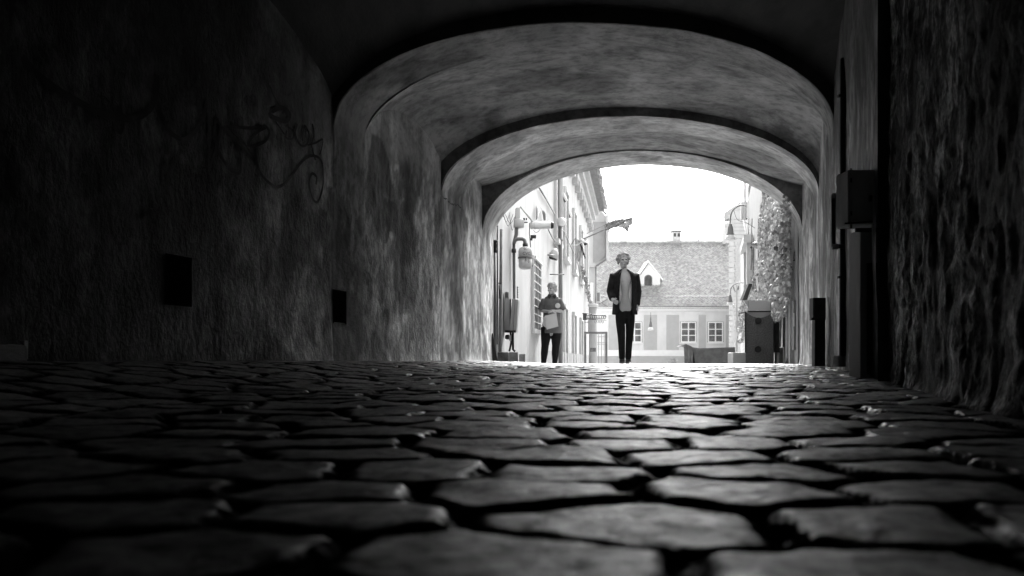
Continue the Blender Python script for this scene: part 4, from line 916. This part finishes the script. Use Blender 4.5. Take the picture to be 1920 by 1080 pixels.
m = MB(); m.add([P(1447, 582.5, Yc - .02), P(1464, 563, Yc - .10), P(1464.5, 563, Yc + .42), P(1455, 584, Yc + .42)], [(0, 1, 2, 3)]); m.add([P(1406, 582.5, Yc - .02), P(1394, 563, Yc - .10), P(1395, 563, Yc + .42), P(1406, 584, Yc + .42)], [(0, 1, 2, 3)]); m.add([P(1406, 584, Yc + .44), P(1395, 563, Yc + .5), P(1464, 563, Yc + .5), P(1455, 584, Yc + .44)], [(0, 1, 2, 3)]); m.build('hood_side', M_metal_d, hd)
bq(MB(), 1403, 1452, 583, 585, Yc - .015, .5).build('neck', M_black, t)
for x in (1403, 1445): MB().tube([P(x, 563, Yc - .105), P(x, 582, Yc - .03)], .003, 5).build('seam', M_metal_m, hd)
tag(bq(MB(), 1374, 1401, 661, 700, Yc + .2, .3).build('stone_block', M_trim, None, bevel=.01), 'pale stone block left of the round holed cabinet', 'block')
tag(bq(MB(), 1456, 1461, 661, 700, Yc + .15, .1).build('white_post', M_opal, None, bevel=.004), 'short white post right of the round holed cabinet', 'post')
tag(bq(MB(), 1461, 1470, 652, 700, Yc + .5, .1).build('grey_board', M_panel, None), 'low grey board behind the short white post', 'board')
# tarpaulin over something low
t = empty('covered_stall', P(1330, 690, 21), 'low stall hidden under a creased grey tarpaulin with a dark gap', 'covered stall')
def tarp(name, pts_top, x0b, x1b, Y, d=.9):
    nx = 60; rows = []
    for j in range(14):
        tt = j / 13
        for i in range(nx):
            s = i / (nx - 1); xt = pts_top[0][0] + (pts_top[-1][0] - pts_top[0][0]) * s; yt = np.interp(xt, [p[0] for p in pts_top], [p[1] for p in pts_top])
            xb = x0b + (x1b - x0b) * s; px = xt + (xb - xt) * tt; py = yt + (705 - yt) * tt
            q = P(px, py, Y); q.y += -.12 * tt + .05 * float(fbm(np.array(s * 7 + tt * 2), np.array(tt * 1.4), 14, 3)) * (.3 + tt); rows.append(tuple(q))
    # top going back
    back = []
    for i in range(nx): p = rows[i]; back.append((p[0], p[1] + d, p[2] - .02))
    link(name, grid_mesh(name, np.array(back + rows), 15, nx), M_tarp, t, True)
tarp('cover_flap', [(1282, 649), (1286, 645), (1294, 648), (1299, 651)], 1283, 1299, 20.6)
tarp('cover', [(1299, 651), (1312, 653), (1340, 652), (1378, 651)], 1305, 1379, 20.8)
bq(MB(), 1291, 1310, 654, 705, 21.0, .5).build('dark_interior', M_black, t)
# little shrub
sh = empty('low_shrub', P(1262, 690, 19), 'small pale fuzzy shrub low on the street left of the tarpaulin', 'shrub')
m = MB()
for k in range(500):
    a, b_, r_ = random.uniform(0, 6.28), random.uniform(-1, 1), random.uniform(.3, 1) ** .5
    lob = random.choice([(-.06, .0), (.06, .03), (0, .07)])
    c = P(1262, 680, 19) + V((lob[0] + .07 * r_ * math.cos(a), .07 * r_ * math.sin(a), lob[1] + .06 * r_ * b_))
    d1 = V((random.gauss(0, 1), random.gauss(0, 1), random.gauss(0, 1))).normalized() * .016; d2 = d1.orthogonal().normalized() * .008
    m.add([c - d1, c + d2, c + d1, c - d2], [(0, 1, 2, 3)])
m.build('leaves', M_leaf2, sh)
MB().tube([P(1262, 705, 19), P(1262, 682, 19)], .012, 6).build('stem', M_stem, sh)
thing('air_unit', 'small pale box unit on the wall below the jutting bay', 'air unit', P(1122, 566, 38), [
    ('body', MB().box(P(1122, 557, 38.), (.2, .2, .5)), M_metal_l, False), ('grille', MB().box(P(1122, 557, 37.88), (.13, .03, .4)), M_metal_m, False)])
thing('small_gable', 'little grey triangular gable sign left of the man', 'sign', P(1132, 576, 30), [
    ('board', MB().prism([P(1127, 568, 30), P(1140, 560, 30), P(1140, 575, 30)], (0, .05, 0)), M_metal_l, False), ('edge', MB().tube([P(1127, 568, 29.98), P(1140, 560, 29.98)], .012, 5).tube([P(1127, 568, 29.98), P(1140, 575, 29.98)], .012, 5), M_metal_m, False),
    ('arm', MB().tube([P(1127, 568, 30), P(1103, 580, 30)], .012, 5), M_metal_m, False)])

# ------------------------------------------------------------------ people
def skin_mesh(nodes, edges, sub=2, root=0):
    """nodes: dict name -> ((x,y,z), rx, ry)"""
    names = list(nodes); me = bpy.data.meshes.new('sk'); me.from_pydata([nodes[n][0] for n in names], [(names.index(a), names.index(b)) for a, b in edges], [])
    o = bpy.data.objects.new('sk', me); COL.objects.link(o); bpy.context.view_layer.objects.active = o
    md = o.modifiers.new('s', 'SKIN'); md.use_smooth_shade = True
    lay = me.skin_vertices[0] if me.skin_vertices else None
    if lay is None:
        import bmesh
        bm = bmesh.new(); bm.from_mesh(me); bm.verts.layers.skin.verify(); bm.to_mesh(me); bm.free(); lay = me.skin_vertices[0]
    for i, n in enumerate(names):
        lay.data[i].radius = (nodes[n][1], nodes[n][2]); lay.data[i].use_root = (i == root)
    s = o.modifiers.new('u', 'SUBSURF'); s.levels = sub; s.render_levels = sub
    bpy.context.view_layer.update(); dg = bpy.context.evaluated_depsgraph_get()
    r = bpy.data.meshes.new_from_object(o.evaluated_get(dg)); bpy.data.objects.remove(o)
    return [tuple(v.co) for v in r.vertices], [tuple(p.vertices) for p in r.polygons]
def ell(m, c, r, rot=0, n=16):
    c = Vector(c); vs = []; h = n // 2 + 2
    for i in range(h):
        a = math.pi * (i + .5) / h
        for k in range(n):
            w = 2 * math.pi * k / n; vs.append((r[0] * math.sin(a) * math.cos(w), r[1] * math.sin(a) * math.sin(w), r[2] * math.cos(a)))
    vs = [c + (Matrix.Rotation(rot, 3, 'Z') @ Vector(v)) for v in vs]
    fs = [(i * n + k, (i + 1) * n + k, (i + 1) * n + (k + 1) % n, i * n + (k + 1) % n) for i in range(h - 1) for k in range(n)] + [tuple(range(n)), tuple(range((h - 1) * n, h * n))[::-1]]
    return m.add(vs, fs)
def remesh(m, name, mt, parent, voxel, smooth=2):
    me = bpy.data.meshes.new(name); me.from_pydata(m.v, [], m.f); me.update()
    o = bpy.data.objects.new('tmp', me); COL.objects.link(o)
    r = o.modifiers.new('r', 'REMESH'); r.mode = 'VOXEL'; r.voxel_size = voxel; r.use_smooth_shade = True
    if smooth: s = o.modifiers.new('s', 'SMOOTH'); s.iterations = smooth; s.factor = .5
    bpy.context.view_layer.update(); dg = bpy.context.evaluated_depsgraph_get()
    q = bpy.data.meshes.new_from_object(o.evaluated_get(dg)); bpy.data.objects.remove(o); q.materials.clear()
    q.name = name; return link(name, q, mt, parent, True)
def head(m, c, rot, s=1.0):
    """face looks along -Y rotated by rot; c = centre of the skull"""
    M_ = Matrix.Rotation(rot, 3, 'Z'); c = Vector(c)
    def at(x, y, z): return c + M_ @ (Vector((x, y, z)) * s)
    ell(m, at(0, .008, .03), (.074 * s, .092 * s, .088 * s), rot); ell(m, at(0, -.012, -.035), (.060 * s, .072 * s, .080 * s), rot); ell(m, at(0, -.045, -.088), (.034 * s, .034 * s, .026 * s), rot)
    m.tube([at(0, -.082, .015), at(0, -.100, -.015), at(0, -.104, -.030)], [.008 * s, .012 * s, .015 * s], 8)
    for k in (-1, 1):
        ell(m, at(.074 * k, .012, -.008), (.010 * s, .020 * s, .032 * s), rot, 10); ell(m, at(.028 * k, -.078, .022), (.022 * s, .014 * s, .007 * s), rot, 10); ell(m, at(.034 * k, -.066, -.025), (.022 * s, .02 * s, .02 * s), rot, 10)
    ell(m, at(0, -.086, -.058), (.026 * s, .013 * s, .007 * s), rot, 10); ell(m, at(0, -.083, -.070), (.022 * s, .013 * s, .007 * s), rot, 10)
    return at
def hand(m, w, d, pal, s=1.0, curl=.5, flip=1):
    """wrist w, pointing direction d, palm normal pal"""
    w = Vector(w); d = Vector(d).normalized(); pal = Vector(pal); pal = (pal - d * pal.dot(d)).normalized(); x = d.cross(pal) * flip
    m.tube([w - d * .02, w + d * .03, w + d * .085], [.026 * s, .033 * s, .034 * s], 8)
    for k, (o, L_) in enumerate(((-.031, .068), (-.011, .078), (.010, .073), (.029, .058))):
        b = w + d * .078 + x * o; p1 = b + d * L_ * .45 + pal * .01; a = curl
        p2 = p1 + (d * math.cos(a) + pal * math.sin(a)) * L_ * .32; p3 = p2 + (d * math.cos(2 * a) + pal * math.sin(2 * a)) * L_ * .28
        m.tube([b, p1, p2, p3], [.0095 * s, .009 * s, .008 * s, .0065 * s], 7)
    b = w + d * .03 - x * .025; m.tube([b, b + d * .03 - x * .022 + pal * .012, b + d * .058 - x * .026 + pal * .025], [.012 * s, .010 * s, .008 * s], 7)

# --- the man, walking towards the camera in an open black blazer
Ym = 12.8; g0 = float(G(P(1172, 0, Ym).x, Ym)) - .02; mx = P(1172, 0, Ym).x
k_m = Ym / FPX   # metres per pixel there
def mp(px, py, dy=0): q = P(px, py, Ym); q.y += dy; return tuple(q)
man = empty('person', (mx, Ym, g0), 'man in an open black blazer over a pale shirt walking towards the camera', 'person')
b = MB()
N = {'pel': (mp(1172, 578), .125, .10), 'wa': (mp(1171, 560), .120, .09), 'ch': (mp(1171, 530), .145, .105), 'sh': (mp(1171, 516), .12, .09), 'ne': (mp(1170, 506), .055, .055), 'he': (mp(1169, 492), .05, .055),
     'ls': (mp(1152, 519), .062, .06), 'le': (mp(1145.5, 547, .02), .045, .045), 'lw': (mp(1147, 563, -.14), .028, .028),
     'rs': (mp(1190, 519), .062, .06), 're': (mp(1196, 548, .05), .045, .045), 'rw': (mp(1193, 574, -.02), .030, .030),
     'lh': (mp(1163, 588), .085, .085), 'lk': (mp(1164, 626, -.06), .048, .055), 'la': (mp(1166, 668, -.02), .034, .042),
     'rh': (mp(1181, 588), .085, .085), 'rk': (mp(1181.5, 626, .05), .048, .055), 'ra': (mp(1181.2, 668, .20), .034, .042)}
E = [('pel', 'wa'), ('wa', 'ch'), ('ch', 'sh'), ('sh', 'ne'), ('ne', 'he'), ('sh', 'ls'), ('ls', 'le'), ('le', 'lw'), ('sh', 'rs'), ('rs', 're'), ('re', 'rw'), ('pel', 'lh'), ('lh', 'lk'), ('lk', 'la'), ('pel', 'rh'), ('rh', 'rk'), ('rk', 'ra')]
b.add(*skin_mesh(N, E))
hc = P(1168.5, 489.5, Ym) + V((0, -.02, 0)); at = head(b, hc, R(4), 1.0)
hand(b, N['lw'][0], (.15, -.5, -.25), (1, 0, -.2), 1.0, .6, -1); hand(b, N['rw'][0], (0, -.05, -1), (-1, 0, 0), 1.0, .4)
for nme in ('la', 'ra'):
    a = V(N[nme][0]); b.tube([a, V((a.x, a.y, a.z - .10))], [.036, .034], 8); 
remesh(b, 'body', M_skin, man, .0055)
for k_ in (-1, 1): m = MB(); ell(m, at(.028 * k_, -.079, .010), (.013, .006, .006)); m.build('eye', M_black, man)
m = MB(); h = at
for kk in range(160):   # tousled grey hair, parted, over the ears
    a = random.uniform(0, 6.28); e = random.uniform(.05, 1.35)
    d = V((math.cos(a) * math.cos(e), math.sin(a) * math.cos(e), math.sin(e)))
    if d.y < -.35 and d.z < .55: continue
    p = at(d.x * .082, d.y * .100 + .008, .035 + d.z * .092); q = p + V((d.x * .03 + random.uniform(-.012, .012), d.y * .01, -.045 + .05 * d.z))
    m.tube([p, (p + q) / 2 + d * .015, q], [.016, .015, .006], 5)
ell(m, at(0, .016, .048), (.084, .098, .086))
for k_ in (-1, 1): ell(m, at(.076 * k_, .03, .0), (.022, .05, .06))
remesh(m, 'hair', M_hair, man, .008, 1)
# trousers
b = MB(); N2 = {'pel': (mp(1172, 576), .150, .112), 'lh': (mp(1162.5, 594), .088, .09), 'lk': (mp(1164, 626, -.06), .062, .07), 'lc': (mp(1165.2, 648, -.04), .054, .06), 'la': (mp(1166, 676, -.02), .046, .055),
            'rh': (mp(1181.8, 594), .088, .09), 'rk': (mp(1181.5, 626, .05), .062, .07), 'rc': (mp(1181.2, 648, .13), .052, .06), 'ra': (mp(1181.2, 676, .20), .045, .055), 'wa': (mp(1172, 563), .150, .10)}
b.add(*skin_mesh(N2, [('wa', 'pel'), ('pel', 'lh'), ('lh', 'lk'), ('lk', 'lc'), ('lc', 'la'), ('pel', 'rh'), ('rh', 'rk'), ('rk', 'rc'), ('rc', 'ra')]))
remesh(b, 'trousers', M_trouser, man, .010)
for (nx_, dy) in ((1166, -.03), (1181.2, .20)):
    c = V(mp(nx_, 684, dy)); z0 = g0 + .01; m = MB(); m.tube([V((c.x, c.y + .09, z0 + .05)), V((c.x, c.y, z0 + .06)), V((c.x, c.y - .10, z0 + .045)), V((c.x, c.y - .18, z0 + .03))], [.04, .048, .045, .025], 10)
    m.tube([V((c.x, c.y, z0 + .05)), V((c.x, c.y, z0 + .14))], [.045, .05], 8); remesh(m, 'shoe', M_black, man, .012)
# shirt
b = MB(); b.tube([mp(1171, 572), mp(1171, 555), mp(1171, 530), mp(1170.5, 515), mp(1170, 507)], [.115, .125, .135, .10, .058], 18)
sh_o = remesh(b, 'shirt', M_shirt, man, .010); 
for v in sh_o.data.vertices: v.co.y *= .80
# blazer: shell of open front lofted round the torso plus sleeves
def shell(m, rings, gap, thick=.012):
    """rings: (centre, rx, ry, half opening angle at the front); open at the front (-Y)"""
    n = 40; V0 = []
    for (c, rx, ry, g) in rings:
        for k in range(n + 1):
            w = -math.pi / 2 + g + (2 * math.pi - 2 * g) * k / n; V0.append((c[0] + rx * math.cos(w), c[1] + ry * math.sin(w), c[2]))
    L_ = len(V0); V1 = []
    for i, (c, rx, ry, g) in enumerate(rings):
        for k in range(n + 1):
            w = -math.pi / 2 + g + (2 * math.pi - 2 * g) * k / n; V1.append((c[0] + (rx - thick) * math.cos(w), c[1] + (ry - thick) * math.sin(w), c[2]))
    m_ = len(rings); nn = n + 1; F = []
    for i in range(m_ - 1):
        for k in range(n):
            a = i * nn + k; F.append((a, a + 1, a + nn + 1, a + nn)); F.append((L_ + a, L_ + a + nn, L_ + a + nn + 1, L_ + a + 1))
        for k in (0, n): a = i * nn + k; F.append((a, a + nn, L_ + a + nn, L_ + a) if k == 0 else (a, L_ + a, L_ + a + nn, a + nn))
    for k in range(n): F.append((k, L_ + k, L_ + k + 1, k + 1)); a = (m_ - 1) * nn + k; F.append((a, a + 1, L_ + a + 1, L_ + a))
    return m.add(V0 + V1, F)
m = MB()
shell(m, [(mp(1171.5, 590), .205, .16, .55), (mp(1171.5, 575), .195, .155, .62), (mp(1171.5, 560), .185, .15, .66), (mp(1171, 545), .190, .15, .66), (mp(1171, 530), .205, .15, .62), (mp(1171, 519), .205, .14, .58), (mp(1170.5, 513), .17, .12, .6), (mp(1170, 508), .105, .10, .55), (mp(1170, 505), .07, .085, .6)], 0, .022)
for (a, bb, c, sx) in (('ls', 'le', 'lw', -1), ('rs', 're', 'rw', 1)):
    A_, B_, C_ = V(N[a][0]), V(N[bb][0]), V(N[c][0]); C2 = B_ + (C_ - B_) * .92
    m.tube([A_ + V((-sx * .07, 0, .0)), A_ + V((sx * .005, 0, .002)), (A_ + B_) / 2, B_, (B_ + C2) / 2, C2], [.065, .085, .078, .070, .062, .056], 14)
remesh(m, 'blazer', M_suit, man, .009, 2)
for sx in (-1, 1):   # lapels
    m = MB(); e0_ = P(1171 + sx * 4.0, 509, Ym); m.prism([P(1171 + sx * 7, 509, Ym), P(1171 + sx * 13, 517, Ym), P(1171 + sx * 15, 530, Ym), P(1171 + sx * 12.0, 556, Ym), P(1171 + sx * 11, 530, Ym)], (0, .02, 0))
    for i in range(len(m.v)): x, y, z = m.v[i]; m.v[i] = (x, y - .155 + (0.05 if i % 5 == 0 else 0), z)
    m.build('lapel', M_suit, man, True)

# --- the woman, polo shirt, hands joined holding papers
Yw = 15.2; wx0 = P(1033, 0, Yw).x; gw = float(G(wx0, Yw)) - .02
def wp(px, py, dy=0): q = P(px, py, Yw); q.y += dy; return tuple(q)
wom = empty('person', (wx0, Yw, gw), 'woman in a grey polo shirt and black leggings holding papers at her waist', 'person')
b = MB()
W = {'pel': (wp(1034, 615), .135, .11), 'wa': (wp(1034, 598), .118, .10), 'ch': (wp(1034, 574), .125, .10), 'sh': (wp(1034, 562), .11, .085), 'ne': (wp(1034.5, 552), .048, .05), 'he': (wp(1035, 543), .048, .05),
     'ls': (wp(1021, 564), .055, .055), 'le': (wp(1014, 583, .02), .040, .040), 'lw': (wp(1029, 585, -.19), .026, .026),
     'rs': (wp(1048, 564), .055, .055), 're': (wp(1056, 583, .02), .040, .040), 'rw': (wp(1040, 584.5, -.19), .026, .026),
     'lh': (wp(1024, 625), .085, .085), 'lk': (wp(1022, 648), .056, .058), 'la': (wp(1019.5, 677), .036, .04),
     'rh': (wp(1043, 625), .085, .085), 'rk': (wp(1042, 648), .056, .058), 'ra': (wp(1040.5, 677), .036, .04)}
b.add(*skin_mesh(W, E))
hcw = P(1035, 542, Yw); atw = head(b, hcw, R(-38), .98)
hand(b, W['lw'][0], (.9, -.25, -.1), (0, .3, -1), .95, .7, -1); hand(b, W['rw'][0], (-.9, -.3, -.05), (0, .3, -1), .95, .7, 1)
for nme in ('la', 'ra'):
    a = V(W[nme][0]); b.tube([a, V((a.x, a.y, gw + .05))], [.034, .034], 8)
remesh(b, 'body', M_skin, wom, .0055)
for k_ in (-1, 1): m = MB(); ell(m, atw(.028 * k_, -.079, .010), (.012, .006, .006)); m.build('eye', M_black, wom)
m = MB(); ell(m, atw(0, .018, .05), (.088, .098, .082)); ell(m, atw(0, .05, .0), (.08, .06, .07))
for kk in range(120):
    a = random.uniform(0, 6.28); e = random.uniform(.1, 1.4); d = V((math.cos(a) * math.cos(e), math.sin(a) * math.cos(e), math.sin(e)))
    if d.y < -.5 and d.z < .5: continue
    ell(m, atw(d.x * .088, d.y * .098 + .012, .045 + d.z * .086), (.020, .020, .016), 0, 6)
remesh(m, 'hair', M_hair2, wom, .009, 1)
b = MB()
for (h_, k_, a_) in ((('lh'), 'lk', 'la'), ('rh', 'rk', 'ra')): 
    A_, B_, C_ = V(W[h_][0]), V(W[k_][0]), V(W[a_][0]); b.tube([A_ + V((0, 0, .12)), A_, (A_ + B_) / 2, B_, (B_ + C_) / 2 + V((0, .015, 0)), C_, V((C_.x, C_.y, gw + .08))], [.10, .102, .09, .074, .070, .052, .05], 14)
remesh(b, 'leggings', M_trouser, wom, .010)
for a_ in ('la', 'ra'):
    c = V(W[a_][0]); m = MB(); z0 = gw + .01; m.tube([V((c.x, c.y + .07, z0 + .045)), V((c.x, c.y, z0 + .05)), V((c.x, c.y - .08, z0 + .04)), V((c.x, c.y - .15, z0 + .028))], [.036, .042, .04, .024], 10); m.tube([V((c.x, c.y, z0 + .04)), V((c.x, c.y, z0 + .12))], [.04, .044], 8); remesh(m, 'shoe', M_black, wom, .012)
b = MB()
def ring_loft(m, rings, n=28):
    vs = []
    for (c, rx, ry) in rings:
        for k in range(n): w = 2 * math.pi * k / n; vs.append((c[0] + rx * math.cos(w), c[1] + ry * math.sin(w), c[2]))
    L_ = len(rings); fs = [(i * n + k, i * n + (k + 1) % n, (i + 1) * n + (k + 1) % n, (i + 1) * n + k) for i in range(L_ - 1) for k in range(n)] + [tuple(range(n))[::-1], tuple(range((L_ - 1) * n, L_ * n))]
    return m.add(vs, fs)
ring_loft(b, [(wp(1034.5, 625), .195, .135), (wp(1034.5, 612), .185, .135), (wp(1034.5, 598), .168, .125), (wp(1034.5, 585), .160, .12), (wp(1034.5, 572), .168, .12), (wp(1034.5, 563), .172, .11), (wp(1034.5, 557.5), .13, .085), (wp(1034.5, 554), .075, .07), (wp(1034.5, 551), .062, .062)])
for (s_, e_) in (('ls', 'le'), ('rs', 're')):
    A_, B_ = V(W[s_][0]), V(W[e_][0]); b.tube([A_ + V((.05 if s_ == 'ls' else -.05, 0, -.01)), A_ + V((0, 0, -.004)), A_ + (B_ - A_) * .5, A_ + (B_ - A_) * .92], [.06, .073, .072, .074], 14)
remesh(b, 'polo_shirt', M_polo, wom, .009)
m = MB()
for sx in (-1, 1): m.prism([P(1034.5 + sx * .3, 556, Yw), P(1034.5 + sx * 6.8, 552, Yw), P(1034.5 + sx * 8.5, 556.5, Yw), P(1034.5 + sx * 5, 561, Yw)], (0, .02, 0))
m.v = [(x, y - .10, z) for x, y, z in m.v]; m.build('collar', M_black, wom)
m = MB(); m.lathe([(.0, 0), (.05, 0), (.048, .006), (0, .008)], P(1045, 574, Yw) + V((0, -.122, 0)), (.1, -1, 0), 14); m.build('badge', M_paper, wom)
pp = empty('paper_sheets', P(1032, 616, Yw - .22), 'pale paper sheets hanging from the hands of the woman', 'papers')
m = MB(); m.prism([P(1021, 592, Yw - .26), P(1043, 587, Yw - .26), P(1047, 612, Yw - .24), P(1025, 618, Yw - .24)], (0, .006, 0)); m.build('front_sheet', M_paper, pp)
m = MB(); m.prism([P(1017, 595, Yw - .245), P(1030, 591, Yw - .245), P(1026, 616, Yw - .225), P(1019, 611, Yw - .225)], (0, .005, 0)); m.build('rear_sheet', M_paper, pp)
